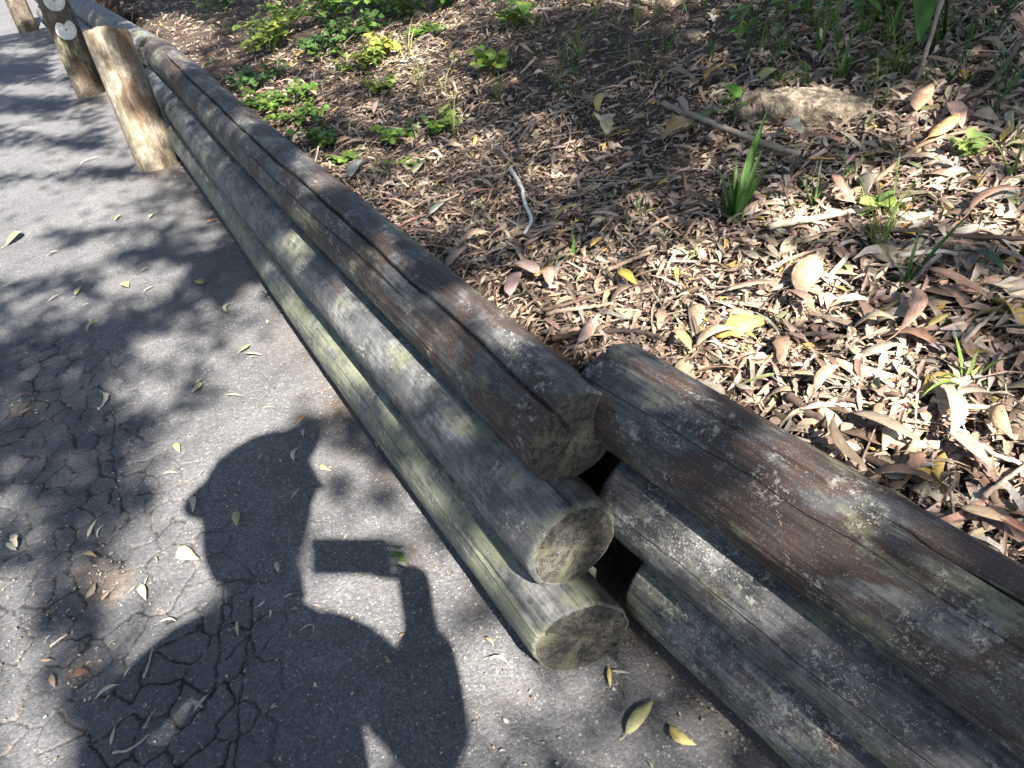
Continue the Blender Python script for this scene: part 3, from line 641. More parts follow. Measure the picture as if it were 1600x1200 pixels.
PATH_LEAVES = [  # u0,v0,u1,v1, width ratio, colour, kind, label
    (978, 1150, 1022, 1095, .34, YG, 0, 'largest yellow-green leaf on the asphalt at the foot of the right stack'),
    (1046, 1134, 1088, 1166, .42, YE, 7, 'short yellow leaf with a long stalk beside the right stack'),
    (951, 1043, 954, 1078, .20, YE, 0, 'thin upright yellow leaf on the asphalt below the log ends'),
    (955, 1050, 985, 1054, .16, PT, 0, 'thin pale leaf lying crosswise below the log ends'),
    (762, 1030, 796, 1042, .18, PT, 2, 'pale curved leaf on the asphalt just left of the log ends'),
    (757, 998, 772, 1012, .3, TN, 1, 'small tan leaf beside the pale curved one near the log ends'),
    (602, 868, 636, 888, .26, (.12, .20, .06), 2, 'dark green curved leaf in the shadow of the phone'),
    (622, 879, 638, 888, .3, PT, 0, 'small pale leaf touching the dark green curved leaf'),
    (280, 855, 312, 875, .5, (.66, .58, .40), 3, 'broad curled cream leaf in the bright patch left of the shadow'),
    (370, 800, 371, 824, .42, YG, 0, 'small upright yellow-green leaf at the edge of the head shadow'),
    (297, 778, 302, 802, .3, PT, 1, 'cream curled leaf above the broad cream leaf'),
    (160, 614, 156, 641, .2, PG, 2, 'pale S-curved leaf at the top of the crazed asphalt'),
    (137, 679, 152, 672, .25, PG, 1, 'small pale-green bent leaf on a crack below the S-curved leaf'),
    (274, 693, 282, 709, .35, YG, 0, 'small yellow-green leaf in the bright asphalt patch'),
    (138, 841, 151, 815, .2, PT, 0, 'pale slender leaf on crazed asphalt, left of a pair'),
    (154, 842, 167, 820, .12, PT, 2, 'thin curved stalk-like leaf, right of a pair on crazed asphalt'),
    (300, 616, 314, 598, .4, YG, 7, 'yellow-green leaf in bright light above the head shadow'),
    (356, 618, 379, 620, .2, PT, 0, 'cream slender leaf level with the top of the crazed area'),
    (257, 741, 279, 740, .18, PT, 0, 'cream straight leaf lying level in the bright patch'),
    (220, 914, 229, 939, .3, PG, 0, 'pale green pointed leaf at the edge of the shoulder shadow'),
    (247, 976, 277, 973, .22, PG, 2, 'pale green bow-shaped leaf in the shoulder shadow'),
    (371, 972, 373, 996, .2, PG, 0, 'straight pale leaf upright in the middle of the body shadow'),
    (150, 1095, 189, 1071, .2, PG, 1, 'longest slender green-white leaf on the crazed asphalt'),
    (303, 1114, 328, 1085, .18, PG, 0, 'upper pale leaf of a crossed pair in the shadow'),
    (303, 1097, 319, 1108, .3, PG, 0, 'lower short leaf of a crossed pair in the shadow'),
    (174, 1166, 182, 1136, .2, PG, 0, 'pale upright leaf near the bottom of the crazed asphalt'),
    (81, 1056, 87, 1076, .3, TN, 0, 'tan leaf beside the reddish torn leaf'),
    (110, 1064, 140, 1052, .5, (.40, .22, .16), 5, 'reddish torn leaf on the crazed asphalt'),
    (124, 870, 152, 872, .35, (.50, .38, .2), 1, 'ochre leaf at the top of the leafy pocket in the cracks'),
    (136, 936, 150, 912, .4, TN, 3, 'tan curled leaf in the leafy pocket in the cracks'),
    (160, 940, 172, 926, .45, (.46, .33, .24), 6, 'round tan leaf in the leafy pocket in the cracks'),
    (22, 628, 52, 618, .3, (.40, .27, .2), 5, 'brown torn leaf at the left edge of the asphalt, upper of two'),
    (30, 648, 54, 636, .35, (.44, .28, .22), 3, 'pinkish leaf at the left edge of the asphalt, lower of two'),
    (25, 836, 28, 856, .3, PT, 5, 'cream bent leaf at the left edge of the crazed asphalt'),
    (12, 850, 27, 862, .3, PG, 0, 'pale green leaf below the cream bent leaf at the left edge'),
    (374, 552, 390, 538, .4, YG, 7, 'upper pointed leaf of a green pair beside the log wall'),
    (383, 553, 410, 556, .24, PG, 0, 'lower level leaf of a green pair beside the log wall'),
    (412, 638, 431, 638, .16, PT, 0, 'short pale straight leaf in the brightest asphalt patch'),
    (466, 662, 480, 650, .3, OR, 0, 'orange-brown leaf at the top edge of the shadow'),
    (475, 683, 479, 670, .2, PT, 1, 'small pale leaf just inside the top of the shadow'),
    (460, 721, 471, 699, .26, (.6, .58, .55), 2, 'whitish curved leaf in the head shadow'),
    (456, 781, 470, 763, .18, PG, 0, 'slender green leaf in the head shadow'),
    (500, 727, 519, 737, .4, YG, 3, 'yellow-green curled leaf in the light gap of the shadow'),
    (432, 879, 437, 897, .26, PT, 0, 'cream upright leaf left of the phone shadow'),
    (10, 384, 27, 363, .35, YG, 7, 'yellow-green leaf at the far left edge of the asphalt'),
    (75, 400, 92, 393, .25, PT, 1, 'cream leaf in the far dappled light'),
    (118, 462, 128, 449, .3, YG, 0, 'yellow-green leaf on the far asphalt'),
    (137, 519, 156, 501, .2, YG, 2, 'yellow bow-shaped leaf on the far asphalt'),
    (144, 506, 140, 500, .3, YG, 0, 'tiny yellow leaf touching the bow-shaped one'),
    (191, 443, 202, 450, .5, YE, 0, 'yellow leaf in the bright far dapple'),
    (220, 425, 234, 418, .22, PT, 0, 'cream leaf in the bright far dapple'),
    (225, 456, 243, 447, .2, PT, 0, 'second cream leaf in the far dapple, nearer the logs'),
    (306, 440, 319, 445, .6, YE, 6, 'round yellow leaf in shade near the log wall'),
    (354, 488, 361, 474, .3, PG, 2, 'pale bent leaf near the foot of the log wall'),
    (322, 349, 342, 343, .3, OR, 0, 'orange leaf at the foot of the log wall'),
    (76, 472, 97, 459, .15, PT, 0, 'straw-like thin leaf on the far asphalt'),
    (5, 450, 25, 444, .18, PT, 2, 'thin cream leaf at the far left edge'),
    (117, 441, 130, 436, .3, TN, 0, 'tan leaf on the far asphalt'),
    (306, 601, 318, 592, .35, YG, 0, 'yellow-green tip beside the leaf above the head shadow'),
    (233, 342, 241, 334, .3, YG, 0, 'yellowish leaf among the far dapples'),
    (180, 345, 189, 336, .3, YE, 0, 'small yellow leaf among the far dapples'),
    (125, 259, 155, 246, .14, PT, 2, 'long pale curved leaf left of the pale post'),
    (232, 226, 246, 240, .3, YG, 0, 'green scrap at the foot of the pale post'),
]
for (u0, v0, u1, v1, rt, c, k, lab) in PATH_LEAVES:
    put_leaf(at_z(u0, v0, .006), at_z(u1, v1, .006), rt, c, k, lab, GPATH)
PMARKS = [(545, 632, 'the dirt pocket by the left stack'), (580, 868, 'the phone shadow'), (420, 780, 'the head shadow'), (165, 910, 'the leafy pocket in the cracks'), (250, 262, 'the pale post'), (388, 548, 'the green leaf pair'),
          (35, 640, 'the brown leaves at the left edge'), (310, 442, 'the round yellow leaf'), (18, 373, 'the far yellow-green leaf'), (295, 865, 'the broad cream leaf'), (125, 1058, 'the reddish torn leaf'), (315, 1100, 'the crossed leaf pair'), (142, 150, 'the post with reflectors'), (196, 447, 'the yellow leaf in the far dapple')]
def where(u, v, marks):
    m = min(marks, key=lambda q: math.hypot(q[0] - u, q[1] - v)); du, dv = u - m[0], v - m[1]
    way = ('right of' if du > 0 else 'left of') if abs(du) > 2 * abs(dv) else ('below' if dv > 0 else 'above') if abs(dv) > 2 * abs(du) else ('lower ' if dv > 0 else 'upper ') + ('right of' if du > 0 else 'left of')
    return way + ' ' + m[2]
used = set(); rg = np.random.default_rng(77); cnt = 0
while cnt < 38:
    u, v = rg.uniform(0, 560), rg.uniform(150, 1190); p = at_z(u, v)
    if (p - E1) @ N1 > -.14: continue
    L = rg.uniform(.012, .026); a = rg.uniform(0, 6.28); dv_ = np.array([math.cos(a), math.sin(a), 0]) * L / 2
    ci = int(rg.integers(0, 4)); kd = int(rg.integers(0, 4)); cnt += 1
    lab = '%s %s %s leaf scrap %s' % ('tiny' if L < .019 else 'small', ['cream', 'pale green', 'tan', 'whitish'][ci], ['flat', 'curved', 'hooked', 'curled'][kd], where(u, v, PMARKS))
    if lab in used: continue
    used.add(lab); put_leaf(p + [0, 0, .006] - dv_, p + [0, 0, .006] + dv_, rg.choice([.2, .3]), np.array([PT, PG, TN, (.6, .57, .5)][ci]) * rg.uniform(.8, 1.1), kd, lab, 'tiny leaf scraps on the asphalt')

GB = 'large dry leaves lying on the litter'
BANK_LEAVES = [
    (1250, 502, 1275, 412, .62, (.56, .42, .28), 4, 'largest pale curled leaf standing out in the litter'),
    (1398, 552, 1412, 470, .28, (.46, .29, .22), 7, 'pinkish sickle leaf below the green strappy tuft on the right'),
    (1500, 362, 1606, 322, .24, (.46, .28, .21), 2, 'long pinkish-brown leaf at the right edge of the photo'),
    (1300, 285, 1343, 362, .26, (.46, .29, .22), 7, 'curved pink leaf above the sunlit twig'),
    (1052, 158, 1085, 218, .32, (.38, .27, .24), 0, 'mauve-brown leaf lying across the grey stick'),
    (813, 68, 848, 120, .3, (.40, .32, .20), 7, 'tan sickle leaf near the top among small weeds'),
    (1424, 205, 1452, 150, .5, (.50, .32, .20), 0, 'broad orange-tan leaf in a sun spot near the top right'),
    (1445, 240, 1490, 200, .4, (.52, .33, .15), 3, 'orange leaf lit below the broad orange-tan one'),
    (1330, 540, 1392, 530, .5, (.48, .38, .26), 5, 'torn beige leaf left of the pinkish sickle leaf'),
    (1443, 538, 1478, 520, .36, YE, 0, 'bright yellow leaf beside the pinkish sickle leaf'),
    (868, 367, 910, 342, .34, (.56, .40, .13), 1, 'yellow-ochre leaf beside the white twig'),
    (832, 394, 882, 372, .26, (.46, .25, .18), 0, 'reddish leaf at the lower end of the white twig'),
    (925, 408, 942, 394, .5, (.58, .40, .12), 6, 'small round ochre leaf near the single grass spear'),
    (967, 445, 995, 470, .4, (.58, .48, .10), 0, 'yellow leaf in the litter above the log joint'),
    (733, 322, 780, 318, .36, (.22, .10, .07), 3, 'dark red-brown leaf in the middle of the litter'),
    (800, 485, 815, 448, .5, (.42, .28, .25), 6, 'mauve rounded leaf beside the top left log'),
    (808, 432, 845, 452, .5, (.44, .31, .26), 6, 'pinkish rounded leaf beside the mauve one'),
    (862, 470, 868, 440, .5, (.42, .26, .2), 1, 'brown folded leaf right of the mauve one'),
    (1100, 146, 1130, 126, .36, (.56, .33, .08), 1, 'orange leaf above the grey stick, left of two'),
    (1124, 124, 1150, 132, .36, (.54, .34, .10), 1, 'orange leaf above the grey stick, right of two'),
    (1035, 240, 1078, 215, .6, (.34, .24, .11), 5, 'mottled ochre leaf under the grey stick'),
    (928, 205, 952, 232, .5, (.40, .36, .24), 5, 'beige crumpled leaf left of the mottled ochre leaf'),
    (936, 195, 950, 166, .26, (.56, .42, .14), 1, 'yellow leaf upright on bare soil'),
    (477, 148, 505, 168, .4, (.46, .29, .22), 0, 'pink leaf among the round-leaved weeds'),
    (585, 200, 598, 163, .28, (.44, .31, .24), 0, 'narrow pinkish leaf in front of the weeds'),
    (690, 195, 706, 180, .6, (.55, .50, .12), 6, 'round yellow-green leaf in the middle of the litter'),
    (552, 294, 570, 266, .5, (.42, .44, .36), 0, 'grey-green broad leaf beside the top left log'),
    (530, 240, 550, 232, .9, (.44, .28, .17), 6, 'round orange-tan leaf beside the top left log'),
    (650, 290, 668, 270, .5, (.44, .42, .24), 0, 'pale olive leaf in the middle of the litter'),
    (675, 355, 700, 335, .4, (.45, .45, .38), 0, 'grey-white leaf close to the top left log'),
    (720, 405, 770, 385, .34, (.46, .33, .22), 1, 'long tan leaf close to the top left log'),
    (700, 440, 735, 405, .34, (.40, .29, .21), 0, 'brown leaf tucked against the top left log'),
    (1350, 760, 1300, 675, .3, (.22, .17, .12), 2, 'dull brown leaf leaning on the top right log'),
    (1325, 672, 1430, 722, .34, (.34, .27, .20), 0, 'broad grey-brown leaf leaning over a hollow by the top right log'),
    (1455, 620, 1475, 720, .28, (.42, .30, .24), 1, 'long pinkish leaf upright behind the top right log'),
    (1470, 700, 1540, 765, .36, (.50, .33, .28), 0, 'pink broad leaf lit beside the right log'),
    (1490, 822, 1570, 850, .4, (.46, .34, .22), 0, 'tan leaf at the edge of the top right log'),
    (1545, 835, 1600, 870, .4, (.40, .20, .12), 0, 'rusty leaf at the edge of the top right log'),
    (1055, 540, 1080, 575, .36, (.52, .36, .17), 0, 'orange-tan leaf just behind the log joint'),
    (1085, 570, 1150, 540, .36, (.52, .38, .26), 1, 'long beige leaf just behind the log joint'),
    (1130, 480, 1215, 468, .26, (.52, .35, .24), 0, 'long salmon leaf in the bright sun patch'),
    (1210, 480, 1270, 515, .3, (.40, .27, .2), 1, 'brown leaf running from the salmon leaf'),
    (905, 560, 925, 520, .4, (.33, .24, .2), 3, 'grey-brown curled leaf between the two top logs'),
    (925, 550, 935, 515, .3, (.46, .44, .32), 0, 'pale olive leaf between the two top logs'),
    (1490, 420, 1560, 455, .4, (.035, .075, .035), 1, 'dark green leaf half hidden under litter at the right'),
    (1440, 445, 1535, 495, .2, (.44, .26, .18), 0, 'narrow rusty leaf crossing the dark green one'),
    (1480, 180, 1498, 230, .36, (.36, .24, .19), 0, 'mauve leaf near the right edge, upper part of the bank'),
    (1215, 222, 1252, 232, .6, (.20, .215, .18), 5, 'grey-green crumpled leaf under the tan rock'),
    (1270, 640, 1310, 600, .4, (.50, .34, .22), 1, 'salmon leaf behind the top right log'),
    (1225, 610, 1320, 625, .3, (.50, .36, .25), 0, 'long beige leaf behind the top right log'),
    (1550, 660, 1575, 720, .4, (.42, .29, .18), 3, 'curled tan leaf at the right edge behind the log'),
    (1200, 8, 1240, 12, .6, (.55, .40, .28), 5, 'pale torn leaf at the top edge of the photo'),
]
u0 = np.array([b[0] for b in BANK_LEAVES]); v0_ = np.array([b[1] for b in BANK_LEAVES]); u1 = np.array([b[2] for b in BANK_LEAVES]); v1_ = np.array([b[3] for b in BANK_LEAVES])
Q0 = at_bank(u0, v0_); Q1 = at_bank(u1, v1_)
for b, q0, q1 in zip(BANK_LEAVES, Q0, Q1):
    L_ = np.linalg.norm(q1 - q0)
    cq = (q0 + q1) / 2; sc_ = min(1, .125 / L_); q0, q1 = cq + (q0 - cq) * sc_, cq + (q1 - cq) * sc_
    put_leaf(q0 + [0, 0, .014], q1 + [0, 0, .016], max(.18, b[4] * .78), b[5], b[6], b[7], GB, lift=.022, tilt=random.uniform(-.25, .25))
# further single leaves, each told by its look and by the nearest thing one can find
MARKS = [(815, 330, 'the white curved twig'), (1250, 175, 'the wide tan rock'), (1145, 320, 'the tall strappy tuft'), (1410, 440, 'the dark strappy tuft'), (1262, 455, 'the largest pale leaf'),
         (1160, 225, 'the long grey-brown stick'), (1470, 382, 'the dark straight stick'), (1310, 350, 'the pale sunlit stick'), (930, 535, 'the dark twig between the logs'), (1515, 590, 'the bright grass tuft'),
         (1072, 430, 'the brightest sun patch'), (1400, 510, 'the pinkish sickle leaf'), (892, 375, 'the single grass spear'), (690, 200, 'the round yellow-green leaf'), (757, 320, 'the dark red-brown leaf'),
         (1350, 730, 'the dark stick behind the log'), (1500, 655, 'the straw-coloured twig'), (1000, 560, 'the joint of the top logs'), (620, 90, 'the sunlit yellow weed'), (1575, 270, 'the arching pale grass'),
         (985, 435, 'the short bent twig'), (1170, 475, 'the long salmon leaf'), (805, 460, 'the mauve rounded leaf'), (1545, 340, 'the long pinkish-brown leaf'), (745, 395, 'the long tan leaf')]
pool = [((.46, .30, .22), 'pinkish'), ((.40, .31, .21), 'tan'), ((.52, .40, .27), 'beige'), ((.33, .24, .17), 'brown'), ((.42, .37, .29), 'grey'), ((.24, .16, .11), 'dark brown'), ((.56, .47, .34), 'pale'), ((.40, .24, .16), 'rusty'), ((.52, .38, .12), 'ochre')]
kname = {0: 'flat', 1: 'curved', 2: 'sickle-shaped', 3: 'curled', 4: 'folded', 5: 'torn', 7: 'bowed'}
rg = np.random.default_rng(123)
for (ur, vr, k) in (((700, 960), (300, 560), 20), ((950, 1250), (420, 640), 34), ((1250, 1600), (540, 860), 46), ((1150, 1600), (280, 540), 46), ((550, 900), (130, 320), 14)):
    us = rg.uniform(*ur, k * 3); vs = rg.uniform(*vr, k * 3); Pb = at_bank(us, vs); good = (wall_w(Pb[:, 0], Pb[:, 1]) > .1); Pb, us, vs = Pb[good][:k], us[good][:k], vs[good][:k]
    for p, u, v in zip(Pb, us, vs):
        L = rg.uniform(.045, .092) if u > 940 else rg.uniform(.035, .075); ratio = float(rg.choice([.2, .3, .4])); (c, cn) = pool[rg.integers(0, len(pool))]; kd = int(rg.choice([0, 1, 2, 3, 4, 5, 7]))
        size = 'small' if L < .055 else 'long' if L > .08 else ('narrow' if ratio < .25 else 'broad' if ratio > .35 else 'mid-sized')
        lab = '%s %s %s dry leaf %s' % (size, cn, kname[kd], where(u, v, MARKS))
        if lab in used: continue
        used.add(lab); a = rg.uniform(0, 6.28); s = bank_slope(p[0], p[1]); dx = np.array([math.cos(a), math.sin(a), 0]) * L / 2; dx[2] = dx[:2] @ s + rg.normal(0, .12) * L / 2
        put_leaf(p - dx, p + dx, ratio, np.array(c) * rg.uniform(.85, 1.1), kd, lab, 'single dry leaves on the litter', lift=.010 + rg.random() * .009, tilt=rg.normal(0, .28))

# ------------------------------------------------------------------ twigs and sticks
def twig(pts, r0, r1, color, label, lift=.012, name='twig', cat='twig', bank=True, seed=0, n=8, wob=.25, group='twigs and sticks on the litter'):
    u = np.array([p[0] for p in pts], float); v = np.array([p[1] for p in pts], float)
    P = at_bank(u, v) if bank else at_z(u, v)
    P[:, 2] += lift + (.012 if bank else 0) + np.array([p[2] if len(p) > 2 else 0 for p in pts])
    # resample smoothly
    t = np.linspace(0, len(P) - 1, 8 * (len(P) - 1) + 1); i = np.minimum(t.astype(int), len(P) - 2); f = t - i
    Pm = np.concatenate([[2 * P[0] - P[1]], P, [2 * P[-1] - P[-2]]])
    a, b, c, d = Pm[i], Pm[i + 1], Pm[i + 2], Pm[i + 3]; f = f[:, None]
    Q = .5 * ((2 * b) + (-a + c) * f + (2 * a - 5 * b + 4 * c - d) * f ** 2 + (-a + 3 * b - 3 * c + d) * f ** 3)
    Q += np.random.default_rng(seed).normal(0, r0 * .18, Q.shape)
    c0 = Q[len(Q) // 2].copy()
    V, F = tube(Q - c0, np.linspace(r0, r1, len(Q)), n, seed, wob)
    o = obj(name, mesh_np(name, V, F, [M['twig']], True), loc=c0); o.color = (*color, 1); tag(o, label, cat, group); return o
WH = (.62, .62, .58); GY = (.34, .30, .25); DK = (.07, .05, .04); BR = (.20, .14, .10)
twig([(800, 280), (815, 305), (822, 335), (832, 360), (822, 382)], .0052, .0042, WH, 'white curved twig in the middle of the litter', .018, seed=1)
twig([(783, 240), (792, 258), (806, 270), (814, 290)], .0022, .0016, GY, 'thin grey twig above the white curved one', .012, seed=2)
twig([(1035, 176), (1090, 200), (1160, 228), (1245, 258)], .0085, .0065, (.30, .26, .20), 'long grey-brown stick below the tan rock', .015, name='stick', cat='stick', seed=3)
twig([(1350, 372), (1430, 380), (1510, 388), (1600, 392)], .006, .004, DK, 'dark straight stick near the right edge', .012, name='stick', cat='stick', seed=4)
twig([(1200, 372), (1290, 355), (1350, 345), (1420, 330)], .007, .004, (.50, .42, .32), 'pale sunlit stick left of the dark straight one', .014, name='stick', cat='stick', seed=5)
twig([(950, 440), (985, 424), (1015, 412)], .0050, .0035, (.44, .32, .22), 'short brown bent twig in the middle of the litter', .014, seed=6)
twig([(850, 500), (900, 486), (975, 462)], .0045, .003, BR, 'straight brown twig beside the sunlit patch', .012, seed=7)
twig([(856, 505), (910, 497), (960, 490)], .005, .003, (.42, .34, .25), 'pale bark strip below the straight brown twig', .012, seed=8)
twig([(865, 545), (930, 535), (1000, 535), (1040, 548)], .006, .004, DK, 'dark twig between the two top logs', .012, seed=9)
twig([(1500, 555), (1530, 525), (1575, 485)], .004, .003, (.42, .34, .26), 'tan twig slanting at the right edge', .014, seed=10)
twig([(1450, 645), (1505, 655), (1552, 660)], .0050, .004, (.44, .36, .27), 'straight straw-coloured twig behind the top right log', .014, seed=11)
twig([(1500, 702), (1545, 730), (1592, 748)], .0035, .003, (.54, .46, .36), 'thin pale straw twig at the right edge', .014, seed=12)
twig([(1225, 630), (1290, 680), (1360, 735), (1460, 775)], .008, .005, (.10, .07, .055), 'dark stick wedged behind the top right log', .006, name='stick', cat='stick', seed=13)
twig([(1530, 800), (1560, 775), (1600, 745)], .004, .003, (.32, .25, .2), 'grey twig rising at the right edge beside the log', .016, seed=14)
twig([(1300, 325), (1360, 300), (1440, 240), (1540, 215)], .006, .0035, (.28, .2, .14), 'brown twig under the orange leaves', .010, seed=15)
twig([(345, -8, .1), (400, 14, .08), (440, 28, .05), (472, 46, .0)], .011, .006, (.34, .27, .2), 'tan fallen branch at the top among the weeds', .015, name='branch', cat='branch', seed=16)
twig([(1500, -10, .25), (1480, 20, .2), (1460, 70, .12), (1430, 140, 0)], .007, .005, (.30, .25, .21), 'leaning grey stem at the top right', .0, name='stick', cat='stick', seed=17)
twig([(1590, 90, .02), (1540, 160, .02), (1490, 175, .0)], .007, .004, (.10, .08, .06), 'dark stick near the top right corner', .008, name='stick', cat='stick', seed=18)
twig([(885, 250), (892, 225), (885, 200), (875, 180)], .0022, .0015, (.36, .27, .2), 'thin curved brown stalk on bare soil', .014, seed=19)
twig([(700, 335), (735, 350), (760, 372)], .0025, .002, (.28, .2, .15), 'thin brown twig left of the white curved one', .014, seed=20)
twig([(1400, 420), (1465, 415), (1490, 418)], .005, .004, (.56, .52, .46), 'short whitish twig near the dark green leaf', .016, seed=21)
twig([(1520, 520), (1560, 515), (1600, 510)], .004, .003, (.36, .29, .22), 'brown twig at the right edge below the dark green leaf', .012, seed=22)
GT = 'twigs lying on the asphalt'
twig([(226, 1061), (234, 1038), (240, 1015)], .0022, .0018, (.50, .45, .38), 'thin pale twig on the shaded asphalt', .004, bank=False, seed=30, group=GT)
twig([(178, 1178), (200, 1174), (218, 1163), (234, 1149)], .0024, .0016, (.42, .36, .3), 'bent grey twig at the bottom of the asphalt', .004, bank=False, seed=31, group=GT)
twig([(226, 1140), (236, 1122), (245, 1108)], .0018, .0014, (.4, .33, .28), 'short forked twig on the shaded asphalt', .004, bank=False, seed=32, group=GT)
twig([(80, 1012), (92, 1002), (107, 993)], .0024, .0018, (.52, .48, .4), 'pale twig near the left edge of the asphalt', .004, bank=False, seed=33, group=GT)
twig([(470, 987), (482, 978), (491, 980), (490, 989)], .0014, .001, (.42, .42, .28), 'tiny curled tendril in the body shadow', .004, bank=False, seed=34, group=GT)
twig([(960, 1062), (972, 1075), (978, 1092)], .0013, .001, (.30, .20, .14), 'thin brown stalk beside the yellow leaf', .004, bank=False, seed=35, group=GT)
# ------------------------------------------------------------------ rock, weeds, grass
def rock(u, v, size, seed, label, rot=0, name='rock'):
    import bmesh
    bm = bmesh.new(); bmesh.ops.create_icosphere(bm, subdivisions=5, radius=1)
    co = np.array([q.co[:] for q in bm.verts])
    n = co / np.linalg.norm(co, axis=1)[:, None]
    rr = np.random.default_rng(seed); pl = rr.normal(0, 1, (16, 3)); pl /= np.linalg.norm(pl, axis=1)[:, None]; pl = np.vstack([pl, [[.05, .1, 1.]]]); hh = rr.uniform(.72, 1.0, 17); hh[-1] = .62
    d = np.min(hh[None] / np.clip(n @ pl.T, .12, None), axis=1); d = np.minimum(d, 1.15)
    d = d * (1 + .16 * (fbm(n[:, 0] * 3 + n[:, 2] * 2, n[:, 1] * 3 - n[:, 2], seed, 3) - .5) + .34 * np.abs(fbm(n[:, 0] * 5 + n[:, 2] * 4, n[:, 1] * 7 - n[:, 2] * 5, seed + 2, 5) - .5))
    co = n * d[:, None] * np.array(size) / 2
    for q, c in zip(bm.verts, co): q.co = c
    me = bpy.data.meshes.new(name); bm.to_mesh(me); bm.free(); me.materials.append(M['rock']); me.polygons.foreach_set('use_smooth', np.ones(len(me.polygons), bool))
    p = at_bank(u, v); o = obj(name, me, loc=(p[0], p[1], p[2] + size[2] * .04), rot=(.1, .05, rot)); tag(o, label, 'rock', 'rocks half buried in the bank'); return o
rock(1245, 182, (.30, .15, .15), 5, 'wide tan weathered rock half buried near the top', -.55)
rock(1080, 60, (.12, .08, .06), 8, 'small brown rock on bare soil near the top edge', .3)
rock(1600, 45, (.10, .08, .06), 11, 'small pale rock in the top right corner', .1)
rock(1508, 398, (.12, .07, .06), 14, 'dark-stained small rock under the dark straight stick', -.2)
rock(1050, -6, (.26, .16, .12), 17, 'dull brown rock cut by the top edge', .2)

def at_depth(u, v, depth):
    d = ray(u, v); return CC + d * (depth / (d @ _f))
def blade_mesh(P, w0, seg=9):
    """P: control polyline (3 pts, bezier) -> folded strip with thickness-like V section"""
    P = np.asarray(P, float); t = np.linspace(0, 1, seg)[:, None]
    Q = (1 - t) ** 2 * P[0] + 2 * t * (1 - t) * P[1] + t ** 2 * P[2]
    T = np.gradient(Q, axis=0); T /= np.linalg.norm(T, axis=1)[:, None]
    S = np.cross(T, [.25, .1, 1.]); S /= np.linalg.norm(S, axis=1)[:, None] + 1e-9; Nn = np.cross(S, T)
    wd = w0 * np.clip((1 - t) ** .6 * (.55 + .9 * t * (1 - t) * 2), .02, None)
    V = np.stack([Q - S * wd + Nn * wd * .45, Q, Q + S * wd + Nn * wd * .45], 1).reshape(-1, 3)
    F = grid_faces(seg, 3); return V, F
def tuft(u, v, blades, label, color, group='grass tufts on the bank', w=.003, name='grass_tuft', cat='grass'):
    """blades: list of (tip_u, tip_v, bulge) in the photo or ('r', length, lean, azimuth)"""
    b = at_bank(u, v); root = bpy.data.objects.new(name, None); COL.objects.link(root); root.location = b; tag(root, label, cat, group)
    dep = (b - CC) @ _f
    for k, bl in enumerate(blades):
        o0 = np.array([random.uniform(-.008, .008), random.uniform(-.008, .008), -.005])
        if bl[0] == 'r':
            _, L, lean, az = bl; h = np.array([math.cos(az), math.sin(az), 0])
            tip = o0 + h * L * math.sin(lean) + np.array([0, 0, L * math.cos(lean)]); midp = o0 + h * L * .25 * math.sin(lean) + np.array([0, 0, L * .62])
        else:
            tip = at_depth(bl[0], bl[1], dep - random.uniform(-.02, .05)) - b; midp = o0 + (tip - o0) * .5 + np.array([0, 0, bl[2]])
        V, F = blade_mesh([o0, midp, tip], w * random.uniform(.8, 1.2))
        o = obj('blade', mesh_np('blade', V, F, [M['green']], True), root); c = np.array(color) * random.uniform(.75, 1.25); o.color = (*c, 1)
    return root
G1 = (.10, .20, .035); G2 = (.07, .15, .05); G3 = (.20, .30, .07); G4 = (.24, .27, .10)
tuft(1145, 352, [(1202, 163, .02), (1118, 250, .01), (1170, 235, .01), (1135, 265, .0), (1158, 270, .0), (1195, 225, .02), (1127, 300, .0), (1182, 200, .01), (1150, 240, .0), (1210, 250, .03)], 'tall strappy green tuft in the middle of the bank', (.09, .20, .03), w=.0105, name='strappy_plant', cat='plant')
tuft(1410, 455, [(1530, 320, .02), (1400, 395, .0), (1440, 350, .01), (1425, 400, .0), (1385, 430, .0), (1490, 380, .01)], 'dark strappy green tuft near the right edge', (.045, .11, .025), w=.006, name='strappy_plant', cat='plant')
tuft(1515, 610, [(1490, 515, .01), (1450, 605, .06), (1575, 560, .03), (1470, 640, .05), (1530, 545, .01), (1440, 620, .05), (1560, 600, .02)], 'bright grass tuft at the right edge behind the log', G3, w=.0052)
tuft(1575, 285, [(1530, 212, .05), (1600, 220, .02), (1545, 220, .04), (1590, 250, .01)], 'arching pale grass tuft at the right edge', G3, w=.0055)
tuft(893, 405, [(892, 342, 0), (898, 370, 0), (885, 385, 0)], 'single upright grass spear near the white twig', (.12, .26, .05), w=.0042)
tuft(1085, 410, [(1082, 348, 0), (1048, 358, .01), (1060, 392, .03), (1090, 375, 0)], 'small grass sprig at the bright sun patch', G3, w=.003)
tuft(972, 365, [(958, 340, .01), (985, 350, .01), (940, 342, .01)], 'thin grass sprig left of the strappy tuft', G4, w=.003)
tuft(1000, 340, [(1000, 280, 0), (994, 300, 0), (1010, 300, .0)], 'thin dark grass sprig left of the strappy tuft, upper one', G2, w=.0026)
tuft(1268, 330, [(1285, 240, .01), (1245, 270, .02), (1300, 280, .02), (1215, 330, .04), (1270, 260, .0), (1310, 310, .03), (1255, 255, .01)], 'light green grass tuft below the tan rock', G3, w=.0038)
tuft(1310, 130, [(1330, 60, .02), (1290, 70, .02), (1350, 90, .03), (1375, 130, .03), (1300, 40, .0), (1260, 110, .03), (1340, 30, 0)], 'green grass tuft behind the tan rock', G1, w=.0055)
tuft(1375, 170, [(1365, 110, 0), (1390, 130, .01), (1350, 120, .02), (1400, 150, .03)], 'green grass tuft at the right end of the tan rock', G3, w=.0045)
